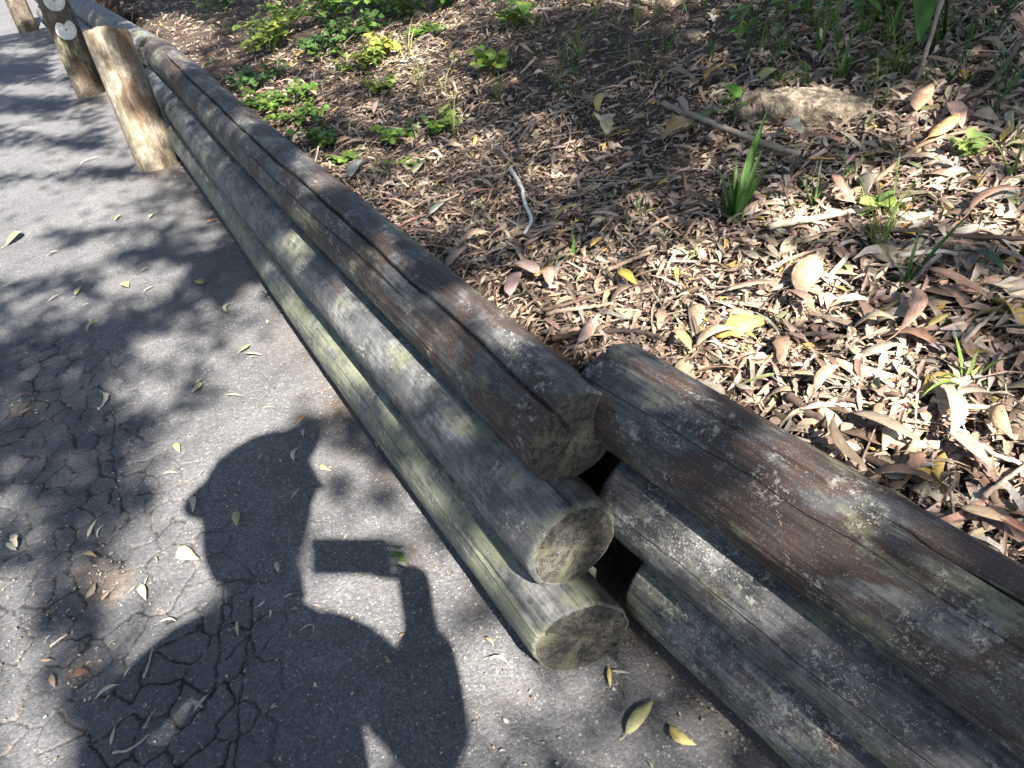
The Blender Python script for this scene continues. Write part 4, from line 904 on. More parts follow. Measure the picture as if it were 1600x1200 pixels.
tuft(1240, 90, [(1225, 30, 0), (1250, 40, 0), (1215, 60, .01), (1270, 50, .02)], 'grass tuft left of the one behind the rock', G1, w=.005)
tuft(1395, 60, [(1380, -10, 0), (1410, 0, .01), (1430, 40, .02), (1370, 30, .01)], 'grass tuft near the top edge beside the hanging leaf', G1, w=.005)
tuft(1530, 70, [(1560, 20, .02), (1540, 10, 0), (1500, 40, .02), (1590, 40, .03)], 'dark grass tuft in the top right', G2, w=.004)
tuft(1075, 20, [(1060, -20, 0), (1100, -10, .01), (1120, 20, .02), (1045, 10, .01)], 'dark grass tuft at the top edge beside the brown rock', G2, w=.005)
grass_r = np.random.default_rng(31)
GMARKS = [(1190, 70, 'the bright pointed-leaf weed'), (1320, 40, 'the tall pointed-leaf weed'), (1080, 60, 'the small brown rock'), (812, 45, 'the yellow-green weed'), (768, 120, 'the small lit sprout'), (1440, 30, 'the hanging leaf'), (940, 180, 'the yellow leaf on bare soil'),
          (1250, 175, 'the wide tan rock'), (1550, 60, 'the dark corner tuft'), (690, 200, 'the round yellow-green leaf'), (700, 15, 'the weed at the top middle'), (1440, 180, 'the broad orange-tan leaf'), (620, 90, 'the sunlit yellow weed'), (1120, 130, 'the two orange leaves'), (1575, 270, 'the arching pale grass')]
for (ur, vr, k, cn, c) in [((830, 1010), (10, 150), 12, 'olive', G4), ((1180, 1480), (0, 150), 34, 'green', G1), ((1180, 1420), (0, 130), 12, 'light green', G3), ((600, 800), (20, 220), 10, 'olive', G4), ((1440, 1600), (10, 200), 12, 'dark green', G2), ((1000, 1180), (0, 100), 8, 'dark green', G2), ((1240, 1600), (230, 420), 7, 'pale', G3), ((850, 1000), (90, 160), 6, 'green', G2)]:
    for i in range(k):
        u, v = grass_r.uniform(*ur), grass_r.uniform(*vr); Lg = grass_r.uniform(.06, .17); ln = grass_r.uniform(.3, 1.0); nb_ = int(grass_r.integers(5, 11))
        lab = '%s %s %s grass tuft %s' % ('tall' if Lg > .13 else 'short' if Lg < .09 else 'wispy', 'upright' if ln < .55 else 'spreading', cn, where(u, v, GMARKS))
        if lab in used: continue
        used.add(lab); tuft(u, v, [('r', Lg * grass_r.uniform(.6, 1.2), ln * grass_r.uniform(.5, 1.5), grass_r.uniform(0, 6.28)) for _ in range(nb_)], lab, c, 'wispy grass tufts on the bank', w=.0027)

# broad-leaved weeds
WL = {}
def weed_leaf(kind):
    if kind in WL: return WL[kind]
    T, F = leaf_template(7, .02, .25, .10, 'round' if kind == 'round' else 'lance', .1)
    V = leaf_np(T, 1.0, .92 if kind == 'round' else .42); V[:, 0] += .55
    tv, tf = tube([(-.25, 0, -.12), (0, 0, -.03), (.12, 0, 0)], [.03, .03, .025], 5)
    me = mesh_np('leaf', np.concatenate([V, tv]), np.concatenate([F, tf + len(V)]), [M['green']], True); WL[kind] = me; return me
def weed(u, v, stems, lsize, h, spread, label, color, kind='round', seed=0, per=4, group='round-leaved weeds on the bank'):
    lsize *= (1.2 if kind == 'round' else 1.0); stems = int(stems * (2.6 if kind == 'round' else 1.1)); per += 2 if kind == 'round' else 0; spread *= 1.15
    r = np.random.default_rng(seed); b = at_bank(u, v); root = bpy.data.objects.new('weed_plant', None); COL.objects.link(root); root.location = b; tag(root, label, 'weed', group)
    for s in range(stems):
        az = r.uniform(0, 6.28); ln = r.uniform(.3, 1.0) * spread; hh = h * r.uniform(.5, 1.1)
        base = np.array([r.normal(0, spread * .18), r.normal(0, spread * .18), -.005]); tip = base + np.array([math.cos(az) * ln, math.sin(az) * ln, hh]); mid = (base + tip) / 2 + np.array([0, 0, hh * .25])
        t = np.linspace(0, 1, 6)[:, None]; Q = (1 - t) ** 2 * base + 2 * t * (1 - t) * mid + t ** 2 * tip
        V, F = tube(Q, np.linspace(.0016, .0009, 6), 5); st = obj('stem', mesh_np('stem', V, F, [M['green']], True), root); st.color = (*(np.array(color) * .8), 1)
        for k in range(per):
            q = .35 + .65 * (k + .5) / per; p = Q[min(5, int(q * 5.99))]; a = az + (k % 2) * math.pi + r.normal(0, .6)
            lo = obj('leaf', weed_leaf(kind), root, loc=p, rot=(r.normal(0, .3), r.normal(.1, .3), a), scale=lsize * r.uniform(.6, 1.25)); c = np.array(color) * r.uniform(.7, 1.35) * np.array([r.uniform(.8, 1.4), 1, 1]); lo.color = (*c, 1)
W1 = (.13, .25, .045); W2 = (.19, .30, .06); W3 = (.09, .19, .05)
weed(520, 30, 9, .034, .14, .16, 'largest round-leaved weed clump at the top, behind the left stack', W1, seed=1)
weed(590, 20, 7, .034, .13, .14, 'bright round-leaved weed at the top edge, right of the largest clump', W2, seed=2)
weed(505, 90, 7, .030, .11, .13, 'round-leaved weed just below the largest clump', W3, seed=3)
weed(425, 80, 8, .036, .15, .14, 'yellow-green weed beside the branch at the top', W2, seed=4)
weed(405, 135, 6, .028, .08, .12, 'dark weed by the far part of the top left log', W3, seed=5)
weed(450, 165, 9, .024, .07, .15, 'dense low small-leaved weed against the top left log', W1, seed=6)
weed(475, 185, 7, .022, .05, .12, 'low weed nearest to the top left log, below the dense one', W1, seed=7)
weed(515, 225, 5, .024, .06, .07, 'small weed pressed against the middle of the top left log', W1, seed=8, per=3)
weed(570, 110, 6, .026, .09, .10, 'pale weed at the edge of the brightest sun spot', W2, seed=9)
weed(600, 95, 5, .030, .10, .08, 'sunlit yellow weed in the brightest sun spot', (.30, .36, .07), seed=10, per=3)
weed(700, 15, 5, .034, .12, .10, 'round-leaved weed at the top edge, middle of the photo', W1, seed=11)
weed(812, 45, 5, .030, .10, .09, 'yellow-green weed near the top, right of the middle', W2, seed=12, per=3)
weed(768, 120, 3, .034, .09, .05, 'small sprout with two lit leaves in a sun spot', W2, seed=13, per=3)
weed(690, 205, 4, .026, .05, .07, 'small weed beside the round yellow-green leaf', W1, seed=14, per=3)
weed(630, 220, 4, .024, .05, .07, 'small weed in the litter left of the yellow-green leaf', W1, seed=15, per=3)
weed(630, 265, 3, .022, .04, .05, 'tiny weed in the litter above the middle of the top left log', W2, seed=16, per=3)
weed(540, 255, 3, .022, .04, .05, 'tiny weed above the round orange-tan leaf', W1, seed=17, per=3)
weed(360, 45, 5, .026, .10, .12, 'feathery blue-green weed at the top left of the bank', (.10, .17, .08), 'lance', seed=18, per=5)
weed(340, 100, 4, .022, .06, .09, 'small blue-green weed by the far end of the left stack', (.10, .17, .07), 'lance', seed=19, per=4)
weed(1190, 70, 6, .065, .14, .14, 'bright pointed-leaf weed near the top, left of the grass', (.12, .26, .04), 'lance', seed=20, group='pointed-leaf weeds on the bank')
weed(1135, 185, 3, .060, .07, .06, 'three-leaved sprout at the left end of the tan rock', (.13, .28, .04), 'lance', seed=21, per=2, group='pointed-leaf weeds on the bank')
weed(1165, 195, 2, .055, .07, .06, 'second sprout in front of the tan rock', (.12, .26, .04), 'lance', seed=22, per=2, group='pointed-leaf weeds on the bank')
weed(1320, 40, 6, .06, .16, .16, 'tall pointed-leaf weed among the grass at the top', (.09, .2, .04), 'lance', seed=23, group='pointed-leaf weeds on the bank')
weed(1370, 335, 2, .030, .04, .03, 'pair of pale green seedling leaves in sunlit litter', (.26, .42, .12), seed=24, per=2)
weed(1525, 250, 3, .026, .05, .05, 'pale seedling left of the arching grass', (.26, .38, .12), seed=25, per=2)
weed(1400, 25, 5, .055, .14, .14, 'pointed-leaf weed at the top edge left of the hanging leaf', (.08, .18, .04), 'lance', seed=26, group='pointed-leaf weeds on the bank')
weed(905, 15, 4, .03, .1, .12, 'sparse weed on the dark soil at the top edge', W3, 'lance', seed=27, group='pointed-leaf weeds on the bank')
weed(345, 20, 5, .03, .12, .12, 'weed at the top edge beside the far log', W3, seed=28)
weed(660, 60, 4, .026, .06, .09, 'low weed right of the brightest sun spot', W1, seed=29, per=3)
weed(545, 65, 8, .030, .12, .15, 'shaded round-leaved weed between the two clumps at the top', W3, seed=31)
weed(640, 25, 6, .030, .12, .12, 'round-leaved weed at the top edge, third from the branch', W2, seed=32)
weed(455, 45, 7, .028, .12, .13, 'weed overhanging the fallen branch at the top', W1, seed=33)
weed(395, 175, 5, .022, .05, .09, 'low weed hugging the far half of the top left log', W1, seed=34)
weed(590, 145, 4, .024, .06, .08, 'small weed below the sunlit yellow weed', W2, seed=35, per=3)
# sapling with a big hanging leaf at the top right
b = at_bank(1475, 60); dep = (b - CC) @ _f - .25
root = bpy.data.objects.new('sapling', None); COL.objects.link(root); root.location = b; tag(root, 'sapling with one broad dark green leaf hanging at the top right', 'sapling')
top = at_depth(1448, -60, dep) - b
V, F = tube([np.zeros(3), top * .5 + [.02, 0, .06], top + [0, 0, .06], top], [.005, .004, .003, .002], 7); so = obj('stem', mesh_np('stem', V, F, [M['green']], True), root); so.color = (.12, .12, .05, 1)
def big_leaf(p0, p1, wd, color):
    T, F = leaf_template(11, .02, .35, .06, 'lance', .1); L = np.linalg.norm(p1 - p0); V = leaf_np(T, L, wd); V[:, 0] += L / 2
    x = (p1 - p0) / L; view = CC - (p0 + b); view /= np.linalg.norm(view); y = np.cross(view, x); y /= np.linalg.norm(y); z = np.cross(x, y)
    o = obj('leaf', mesh_np('leaf', p0 + V @ np.stack([x, y, z]), F, [M['green']], True), root); o.color = (*color, 1)
big_leaf(top, at_depth(1436, 72, dep) - b, .055, (.045, .13, .02))
big_leaf(top + [.01, 0, .02], at_depth(1500, -90, dep) - b, .05, (.06, .15, .03))
big_leaf(top + [.01, 0, .03], at_depth(1400, -110, dep) - b, .05, (.06, .15, .03))
# ------------------------------------------------------------------ the gum tree behind the camera whose crown dapples the light
SE1 = np.cross(SUN, [0, 0, 1.]); SE1 /= np.linalg.norm(SE1); SE2 = np.cross(SE1, SUN)
HITS = dict(LOGS)
for k_, (pu_, pv_, ph_) in {'P1': (250, 256, .7), 'P2': (141, 147, .92)}.items(): HITS[k_] = (at_z(pu_, pv_), np.array([0, 0, 1.]), ph_, .1, .1)
def first_hit(u, v):
    d = ray(u, v); t = -H / d[:, 2]; t = np.where(d[:, 2] < -1e-3, t, 30.)
    best = np.minimum(t, 30.); reg = np.zeros(len(d), int)
    for key, (A, U, L, r0, r1) in HITS.items():
        r = (r0 + r1) / 2; m = CC - A; dm = d - (d @ U)[:, None] * U; mm = m - (m @ U) * U
        a = (dm ** 2).sum(1); b = 2 * dm @ mm; c = mm @ mm - r * r; disc = b * b - 4 * a * c
        tt = np.where(disc > 0, (-b - np.sqrt(np.clip(disc, 0, None))) / (2 * a), 99); s = ((CC + tt[:, None] * d) - A) @ U
        hit = (disc > 0) & (s > 0) & (s < L) & (tt > 0) & (tt < best); reg = np.where(hit, 1, reg); best = np.where((disc > 0) & (s > 0) & (s < L) & (tt > 0) & (tt < best), tt, best)
    pb = at_bank(u, v, .03, 300); tb = np.linalg.norm(pb - CC, axis=1)
    hit = (tb < 9.3) & (tb < best); reg = np.where(hit, 2, reg); best = np.where(hit, tb, best)
    return CC + best[:, None] * d, reg
# gaps (1 = open to the sun) and dense spots (0) of the crown, noted where their light falls in the scene: u, v, ru, rv, openness
SPOTS = [
 # path
 (100,250,300,120,.40),(60,110,200,70,.28),(760,1120,140,100,.4),
 (440,590,110,85,1.),(480,520,60,60,.9),(350,690,85,60,.95),(300,770,60,70,.95),(250,850,60,60,.85),(315,870,45,50,.95),(180,940,60,40,.7),(235,930,60,40,.85),(500,620,50,40,.9),
 (25,1000,40,120,.8),(40,1120,50,90,.8),(100,1195,30,30,.6),(60,330,115,40,.97),(20,400,80,40,.85),(170,400,80,26,.75),(220,440,60,24,.85),(150,300,90,18,.8),(300,330,40,20,.6),
 (90,480,90,25,.55),(270,545,80,30,.6),(395,555,50,40,.7),(330,375,16,11,.8),(290,385,14,12,.8),(230,610,60,28,.6),(400,480,40,30,.6),
 (40,250,80,20,.85),(90,200,50,11,.75),(60,140,70,11,.7),(150,250,60,12,.8),(200,290,50,14,.8),(30,80,40,9,.65),(20,190,40,11,.75),(190,340,60,14,.7),(130,170,40,8,.6),(60,300,50,14,.8),
 (80,690,140,95,.24),(130,800,110,70,.22),(110,960,60,55,.06),(250,400,90,22,.12),(340,430,55,45,.05),(340,300,50,40,.08),(180,270,60,12,.12),(90,540,140,25,.18),(220,505,60,22,.15),(110,365,50,10,.2),(40,580,120,30,.2),(130,225,60,10,.15),(60,165,60,9,.15),(40,110,60,9,.1),
 (690,905,52,56,1.),(775,1050,68,76,1.),(650,690,40,30,.2),(700,965,45,16,.25),(765,1175,45,45,.55),(1000,1150,100,45,.5),(900,1075,60,40,.5),(960,1130,40,25,.2),(560,1180,60,50,.95),
 (560,745,95,60,.25),(565,662,125,40,.0),(650,690,60,60,.03),(570,815,100,26,1.),(575,960,110,80,1.),(505,715,20,24,.95),(553,735,28,20,1.),(562,768,18,18,.95),(520,770,26,18,.05),(605,775,26,26,.08),(642,762,46,40,.04),(690,835,36,26,.08),(620,740,26,50,.1),(480,790,40,120,.5),
 # left logs
 (668,762,46,28,1.),(740,872,40,34,.95),(600,665,22,20,.6),(842,885,34,42,.95),(880,840,30,25,.3),(600,545,62,66,1.),(645,605,52,38,1.),(540,470,40,40,.6),(455,390,34,34,.6),(745,715,75,70,.06),(700,650,40,40,.3),
 (790,512,58,28,.85),(740,478,50,30,.8),(500,270,55,32,.6),(600,400,40,20,.55),(690,568,30,20,.55),(855,610,45,40,.12),(560,350,40,30,.15),(650,450,40,25,.2),(260,90,45,25,.85),(320,135,30,25,.25),(380,190,30,20,.5),(420,215,30,20,.15),
 (905,960,40,40,.3),(840,940,30,30,.5),
 # right logs
 (1030,590,34,22,.95),(1065,612,30,20,.7),(1010,822,54,44,1.),(1095,880,68,46,1.),(1200,950,75,42,.85),(1330,1040,50,30,.4),(1230,720,80,40,.65),(1320,790,70,40,.6),(1400,850,60,36,.35),(1000,700,75,50,.05),(1500,950,130,80,.15),(1310,1150,60,30,.75),(1050,980,50,28,.35),(1150,1060,70,30,.2),(1130,660,50,30,.15),(1450,840,60,30,.4),
 # posts
 (185,160,20,70,1.),(222,215,30,40,.9),(205,70,26,45,.1),(150,60,18,26,.75),(225,120,18,40,.08),(240,170,14,30,.15),(120,130,15,20,.8),(110,70,20,50,.1),(90,90,12,40,.7),
 # bank
 (615,88,58,34,1.),(265,58,65,30,1.),(700,142,30,18,.75),(540,130,40,26,.5),(1075,435,62,40,1.),(1110,505,75,60,1.),(1050,480,60,50,.8),(1260,340,70,28,.85),(1380,300,90,50,.6),(1430,182,24,30,.95),(1458,228,40,24,.75),(1265,465,60,58,1.),
 (1350,600,120,48,.85),(1250,590,70,40,.85),(1450,680,100,56,.8),(1560,720,60,56,.75),(1180,560,60,30,.85),(980,500,75,50,.65),(880,490,45,45,.5),(1400,540,80,30,.75),(1560,350,50,28,.75),(700,300,110,80,.45),(640,200,100,38,.45),(800,60,30,20,.6),(860,100,50,18,.45),(1540,560,40,30,.3),
 (930,60,150,55,.16),(1010,170,130,85,.2),(1350,60,280,65,.16),(1560,150,80,75,.15),(1180,235,70,36,.2),(1450,430,90,45,.18),(1100,330,70,28,.2),(950,330,80,28,.3),(800,230,70,60,.3),(500,60,90,60,.5),(440,160,60,40,.55),(1235,175,60,30,.65),(1310,150,40,30,.2),(1500,530,50,60,.3),(1300,530,50,30,.35),
]
gu, gv = np.meshgrid(np.arange(-40, 1641, 8), np.arange(-40, 1241, 8), indexing='ij'); gu = gu.ravel().astype(float); gv = gv.ravel().astype(float)
HP, REG = first_hit(gu, gv)
Tm = np.array([.31, .075, .34])[REG] + np.array([.85, .2, .9])[REG] * (fbm(gu / 70, gv / 42, 5, 3) - .5)
for (u, v, ru, rv, val) in SPOTS:
    q = np.hypot((gu - u) / ru, (gv - v) / rv); k = sstep(1.25, .55, q); Tm = Tm * (1 - k) + val * k
Tm = sstep(.08, .78, Tm) * .97 + .015
near_ok = np.linalg.norm(HP - CC, axis=1) < 14
ga = HP @ SE1; gb = HP @ SE2; CELL = .03
A0, A1_, B0, B1_ = -9.5, 5.5, -6.5, 7.5
na, nb = int((A1_ - A0) / CELL), int((B1_ - B0) / CELL)
acc = np.zeros((na, nb)); cnt_ = np.zeros((na, nb))
ia = ((ga - A0) / CELL).astype(int); ib = ((gb - B0) / CELL).astype(int); okk = near_ok & (ia >= 0) & (ia < na) & (ib >= 0) & (ib < nb)
np.add.at(acc, (ia[okk], ib[okk]), Tm[okk]); np.add.at(cnt_, (ia[okk], ib[okk]), 1)
for it in range(3):                                   # close small holes between samples
    def blur(z): return sum(np.roll(np.roll(z, i, 0), j, 1) for i in (-1, 0, 1) for j in (-1, 0, 1))
    a2, c2 = blur(acc), blur(cnt_); hole = (cnt_ == 0) & (c2 > 0); acc = np.where(hole, a2 / np.maximum(c2, 1), acc); cnt_ = np.where(hole, 1, cnt_)
ca, cb = np.meshgrid(A0 + (np.arange(na) + .5) * CELL, B0 + (np.arange(nb) + .5) * CELL, indexing='ij')
gen = np.clip(sstep(.42, .62, fbm(ca * 3.2, cb * 3.2, 8, 4)) * .9 + .06, 0, 1)
OPEN = np.where(cnt_ > 0, acc / np.maximum(cnt_, 1), gen)
inside = cnt_ > 0
mx = OPEN.copy()
for i in (-1, 0, 1):
    for j in (-1, 0, 1): mx = np.maximum(mx, np.roll(np.roll(OPEN, i, 0), j, 1))
OPEN = .3 * mx + .7 * OPEN                            # leaves keep their whole blade out of the gaps
rg = np.random.default_rng(55)
# region of the sun plane that matters (what lies in view plus a margin)
ina = np.where(inside.any(1))[0]; inb = np.where(inside.any(0))[0]
def crown_soup(n, rng, zone_, tmid, tspan, L0):
    ci, cj = np.where(zone_); k = rng.integers(0, len(ci), n); a = A0 + (ci[k] + rng.random(n)) * CELL; b = B0 + (cj[k] + rng.random(n)) * CELL
    o = OPEN[np.clip(((a - A0) / CELL).astype(int), 0, na - 1), np.clip(((b - B0) / CELL).astype(int), 0, nb - 1)]
    tau = np.clip(-np.log(np.clip(o, .01, 1)) * 1.15, 0, 4.4); keep = rng.random(n) < tau / 4.4
    a, b = a[keep], b[keep]; n = len(a)
    t = tmid + tspan * (fbm(a * .9 + 20, b * .9 + 20, 91, 3) - .5) * 2 + rng.normal(0, .22, n)
    P = a[:, None] * SE1 + b[:, None] * SE2 + ((-(a[:, None] * SE1 + b[:, None] * SE2)[:, 2]) / SUN[2])[:, None] * SUN - t[:, None] * SUN
    L = rng.uniform(.7, 1.3, n) * L0; col = np.array([(.07, .12, .03), (.09, .14, .04), (.05, .09, .03), (.12, .15, .05)])[rng.integers(0, 4, n)] * rng.uniform(.8, 1.2, (n, 1))
    return P, L, col
_unused = None  # .min() * CELL - .9, A0 + ina.max() * CELL + .9; bmin, bmax = B0 + inb.min() * CELL - .9, B0 + inb.max() * CELL + .9
zone_in = inside.copy()
for it in range(16): zone_in = zone_in | np.roll(zone_in, 1, 0) | np.roll(zone_in, -1, 0) | np.roll(zone_in, 1, 1) | np.roll(zone_in, -1, 1)
far_c = (ca - ca[inside].mean()) ** 2 / 16 + (cb - cb[inside].mean()) ** 2 / 25 < 1; zone_out = far_c & ~zone_in
area = zone_in.sum() * CELL ** 2; LEAF_L = .068; cover = LEAF_L ** 2 * .36 * .6 * .5
print('leaves', area, area * 3.4 / cover); nleaf = int(area * 4.4 / cover * 1.45)
P, L, col = crown_soup(nleaf, rg, zone_in, 6.4, .8, LEAF_L); P2, L2, col2 = crown_soup(16000, rg, zone_out, 7.0, 1.0, .17)
P, L, col = np.concatenate([P, P2]), np.concatenate([L, L2]), np.concatenate([col, col2]); print('crown leaves', len(P))
CT = [(np.array([(-.5, 0, 0, 0, 0), (-.05, sk, .08, -.5, .15), (.5, 0, 0, 0, 0), (.05, sk, .08, .5, .15)]), np.array([[0, 1, 2, 3]])) for sk in (0, .1, -.1)]
n = len(P); V, F, C = leaf_cloud(P, L, L * .36, rg.uniform(0, 6.28, n), rg.normal(.5, .5, n), rg.uniform(0, 6.28, n), rg.integers(0, 3, n), col, templ=CT)
cen = P.mean(0); base = np.array([4.9, cen[1] - .4, 0.]); base[2] = float(bank_z(base[0], base[1])) if wall_w(base[0], base[1]) > .1 else 0
tree = bpy.data.objects.new('gum_tree', None); COL.objects.link(tree); tree.location = base
tag(tree, 'tall spreading gum tree behind the viewpoint that dapples the path with shade', 'tree')
obj('crown', mesh_np('crown', V - base, F, [M['green_attr']], False, col=C), tree)
S = Soup(); rg = np.random.default_rng(4)
zc = cen[2]; fork = base + np.array([-.2, .1, zc * .45])
tp = np.array([base - [0, 0, .3], base + [.05, 0, zc * .2], fork]); t = np.linspace(0, 1, 14)[:, None]
Q = (1 - t) ** 2 * tp[0] + 2 * t * (1 - t) * tp[1] + t ** 2 * tp[2]
V, F = tube(Q - base, np.linspace(.26, .17, 14), 20, 3, .08); S.add(V, F)
pick = P[rg.choice(n, 34, replace=False)]
for k in range(7):
    grp = pick[k::7] - SUN * 2.6; tgt = grp.mean(0); t = np.linspace(0, 1, 10)[:, None]; mid = (fork + tgt) / 2 + [0, 0, .5]
    Qb = (1 - t) ** 2 * fork + 2 * t * (1 - t) * mid + t ** 2 * tgt; V, F = tube(Qb - base, np.linspace(.04, .014, 10), 9, k, .08); S.add(V, F)
    for g in grp:
        st_ = Qb[6]; m2 = (st_ + g) / 2 + [0, 0, .25]; t2 = np.linspace(0, 1, 8)[:, None]
        Q2 = (1 - t2) ** 2 * st_ + 2 * t2 * (1 - t2) * m2 + t2 ** 2 * g; V, F = tube(Q2 - base, np.linspace(.010, .003, 8), 6, k, .1); S.add(V, F); V, F = tube(np.array([g, g + SUN * 1.2 + [0, 0, -.1], g + SUN * 2.6]) - base, [.003, .003, .002], 5, k, .1); S.add(V, F)
S.C = []
obj('trunk', S.mesh('trunk', [M['bark']]), tree)
# ------------------------------------------------------------------ the photographer, standing on the path behind the viewpoint; only the shadow is in view
def sp(u, v, t): return at_z(u, v) - SUN * t
def skin_obj(name, chains, mat, parent, levels=2, sub_root=0):
    """chains: list of lists of (point, radius); chains share points by index ('@i') to earlier vertices"""
    vs, rs, es = [], [], []
    for ch in chains:
        prev = None
        for it in ch:
            if isinstance(it, int): cur = it
            else: vs.append(tuple(it[0])); rs.append(it[1]); cur = len(vs) - 1
            if prev is not None: es.append((prev, cur))
            prev = cur
    me = bpy.data.meshes.new(name); me.from_pydata(vs, es, []); o = obj(name, me, parent)
    m = o.modifiers.new('skin', 'SKIN'); m.use_smooth_shade = True
    for i, d in enumerate(me.skin_vertices[0].data):
        r = rs[i]; d.radius = r if hasattr(r, '__len__') else (r, r); d.use_root = (i == sub_root)
    s = o.modifiers.new('sub', 'SUBSURF'); s.levels = levels; s.render_levels = levels
    me.materials.append(mat); return o
person = bpy.data.objects.new('person', None); COL.objects.link(person); person.location = (-.1, -.38, 0)
tag(person, 'person in sun hat and grey shirt holding up a phone, seen only by the shadow', 'person')
O = np.array([-.1, -.38, 0])
SHR, SHL = sp(545, 1005, 1.85), sp(300, 1000, 1.87); NK = (SHR + SHL) / 2 + np.array([0, .03, .05])
HD = sp(414, 800, 2.12); CHEST = (SHR + SHL) / 2 + np.array([0, -.02, -.10]); PEL = np.array([-.13, -.42, .93]); BELLY = (CHEST + PEL) / 2 + np.array([0, -.02, 0])
ELR, HNR = sp(688, 1185, 1.50), sp(642, 880, 1.73); ELL, HNL = sp(140, 1190, 1.58), sp(300, 1200, 1.46)
HPR, HPL = PEL + [.10, 0, -.03], PEL + [-.10, 0, -.03]
FTR, FTL = np.array([.02, -.36, .09]), np.array([-.28, -.40, .09]); KNR, KNL = (HPR + FTR) / 2 + [0, .04, 0], (HPL + FTL) / 2 + [0, .04, 0]
up_h = (HD - NK) / np.linalg.norm(HD - NK)
WRR = HNR + (ELR - HNR) * .22; WRL = HNL + (ELL - HNL) * .2
body = skin_obj('body', [[(PEL - O, .13), (BELLY - O, .125), (CHEST - O, (.16, .12)), (NK - O, .062), (HD - up_h * .09 - O, .066), (HD - O, (.088, .098)), (HD + up_h * .07 - O, (.085, .095)), (HD + up_h * .125 - O, .05)],
    [2, (CHEST * .35 + SHR * .65 + [0, 0, .03] - O, .065), (SHR * .85 + ELR * .15 - O, .055), (ELR - O, .045), (WRR - O, .032), (HNR - O, (.048, .034))],
    [2, (CHEST * .35 + SHL * .65 + [0, 0, .03] - O, .065), (SHL * .85 + ELL * .15 - O, .055), (ELL - O, .045), (WRL - O, .030), (HNL - O, (.042, .022))],
    [0, (HPR - O, .10), (KNR - O, .06), (FTR - O, .042), (FTR + [0, .12, -.045] - O, .036), (FTR + [0, .19, -.055] - O, .025)],
    [0, (HPL - O, .10), (KNL - O, .06), (FTL - O, .042), (FTL + [0, .12, -.045] - O, .036), (FTL + [0, .19, -.055] - O, .025)]], M['skin'], person)
skin_obj('shirt', [[(PEL + [0, 0, -.04] - O, (.165, .13)), (BELLY - O, (.19, .14)), (CHEST - O, (.205, .14)), (NK - up_h * .01 - O, .075)],
    [2, (CHEST * .35 + SHR * .65 + [0, 0, .035] - O, .085), (SHR * .85 + ELR * .15 - O, .075), (SHR * .4 + ELR * .6 - O, .066), (ELR - O, .068), (ELR * .6 + WRR * .4 - O, .066), (ELR * .15 + WRR * .85 - O, .055)], [2, (CHEST * .35 + SHL * .65 + [0, 0, .035] - O, .085), (SHL * .85 + ELL * .15 - O, .075), (SHL * .4 + ELL * .6 - O, .068), (ELL - O, .062), (ELL * .45 + WRL * .55 - O, .052)]], M['shirt'], person)
skin_obj('trousers', [[(PEL + [0, 0, .03] - O, (.155, .125)), (PEL + [0, 0, -.06] - O, (.15, .125))], [1, (HPR + [0, 0, -.1] - O, .105), (KNR - O, .078), (FTR + [0, 0, .03] - O, .062)], [1, (HPL + [0, 0, -.1] - O, .105), (KNL - O, .078), (FTL + [0, 0, .03] - O, .062)]], M['trouser'], person)
back = np.array([0, -.03, .02])
skin_obj('hair', [[(HD - up_h * .17 + back * 2.2 - O, (.115, .075)), (HD - up_h * .05 + back * 1.6 - O, (.105, .10)), (HD + up_h * .07 + back - O, (.125, .12)), (HD + up_h * .175 + back * .5 - O, .095)], [1, (sp(316, 800, 2.12) - O, .022)]], M['hair'], person)
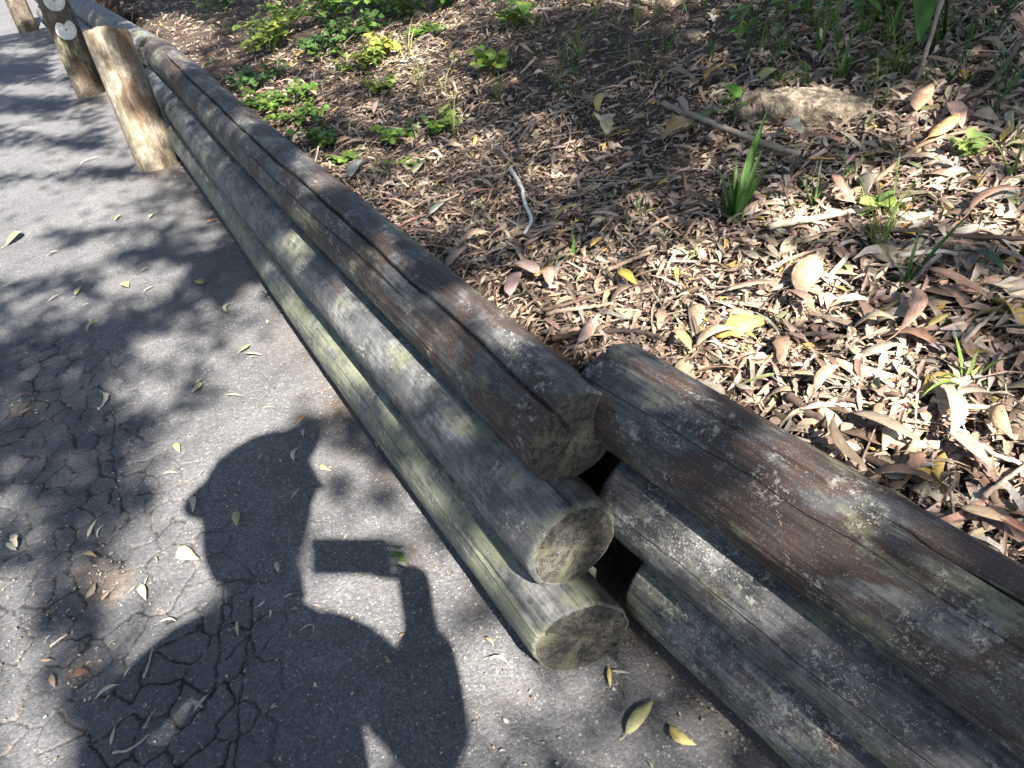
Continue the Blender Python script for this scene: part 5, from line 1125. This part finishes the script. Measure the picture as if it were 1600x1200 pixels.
# sun hat, tipped towards the phone
rh = CR - (CR @ SUN) * SUN; rh /= np.linalg.norm(rh); uh = np.cross(SUN, rh); uh *= np.sign(uh @ CU)
he1 = .78 * rh + .62 * uh; he2 = -.62 * rh + .78 * uh; hn = .93 * he2 - .37 * SUN; hn /= np.linalg.norm(hn); he3 = np.cross(hn, he1); HB = sp(402, 735, 2.2)
prof = [(.195, .000), (.196, .006), (.150, .012), (.132, .020), (.125, .060), (.108, .095), (.078, .122), (.036, .134), (0, .136), (0, .128), (.08, .10), (.094, .02), (.105, .012), (.195, .000)]
tt_ = np.arange(40) * 2 * math.pi / 40; VV = np.array([[HB - O + he1 * r * math.cos(a) + he3 * r * math.sin(a) + hn * (z * .62 + .012 * math.cos(2 * a) * (r / .19) ** 2) for a in tt_] for r, z in prof]).reshape(-1, 3)
obj('hat', mesh_np('hat', VV, grid_faces(len(prof), 40, True), [M['shirt']], True), person)
# fingers and thumb around the phone's end; the phone itself just behind the lens
PHC = CC - _f * .016 + CR * .066 - CU * .020
px, py = CR * math.cos(0) , CU
for k in range(4):
    r0 = HNR + (PHC + CR * .085 - HNR) * .35 + CU * (.03 - .02 * k); e = PHC + CR * (.055 + .006 * k) + CU * (.034 - .022 * k) + (-_f) * .012
    m_ = (r0 + e) / 2 - _f * .022 + CR * .01
    skin_obj('finger', [[(r0 - O, .0095), (m_ - O, .009), (e - O, .0075)]], M['skin'], body, 1)
th = PHC + CR * .05 - CU * .03 - _f * .03
skin_obj('thumb', [[(HNR - CU * .025 - O, .011), ((HNR + th) / 2 - CU * .015 - O, .010), (th - O, .0085)]], M['skin'], body, 1)
import bmesh
bm = bmesh.new(); bmesh.ops.create_cube(bm, size=1); bmesh.ops.scale(bm, vec=(.165, .080, .009), verts=bm.verts); bmesh.ops.bevel(bm, geom=bm.edges[:], offset=.003, segments=2, affect='EDGES')
me = bpy.data.meshes.new('phone'); bm.to_mesh(me); bm.free(); me.materials.append(M['phone'])
ph = obj('smartphone', me, mw=Matrix(((CR[0], CU[0], -_f[0], PHC[0]), (CR[1], CU[1], -_f[1], PHC[1]), (CR[2], CU[2], -_f[2], PHC[2]), (0, 0, 0, 1))))
tag(ph, 'black smartphone held level in the right hand, seen only by its shadow', 'phone')
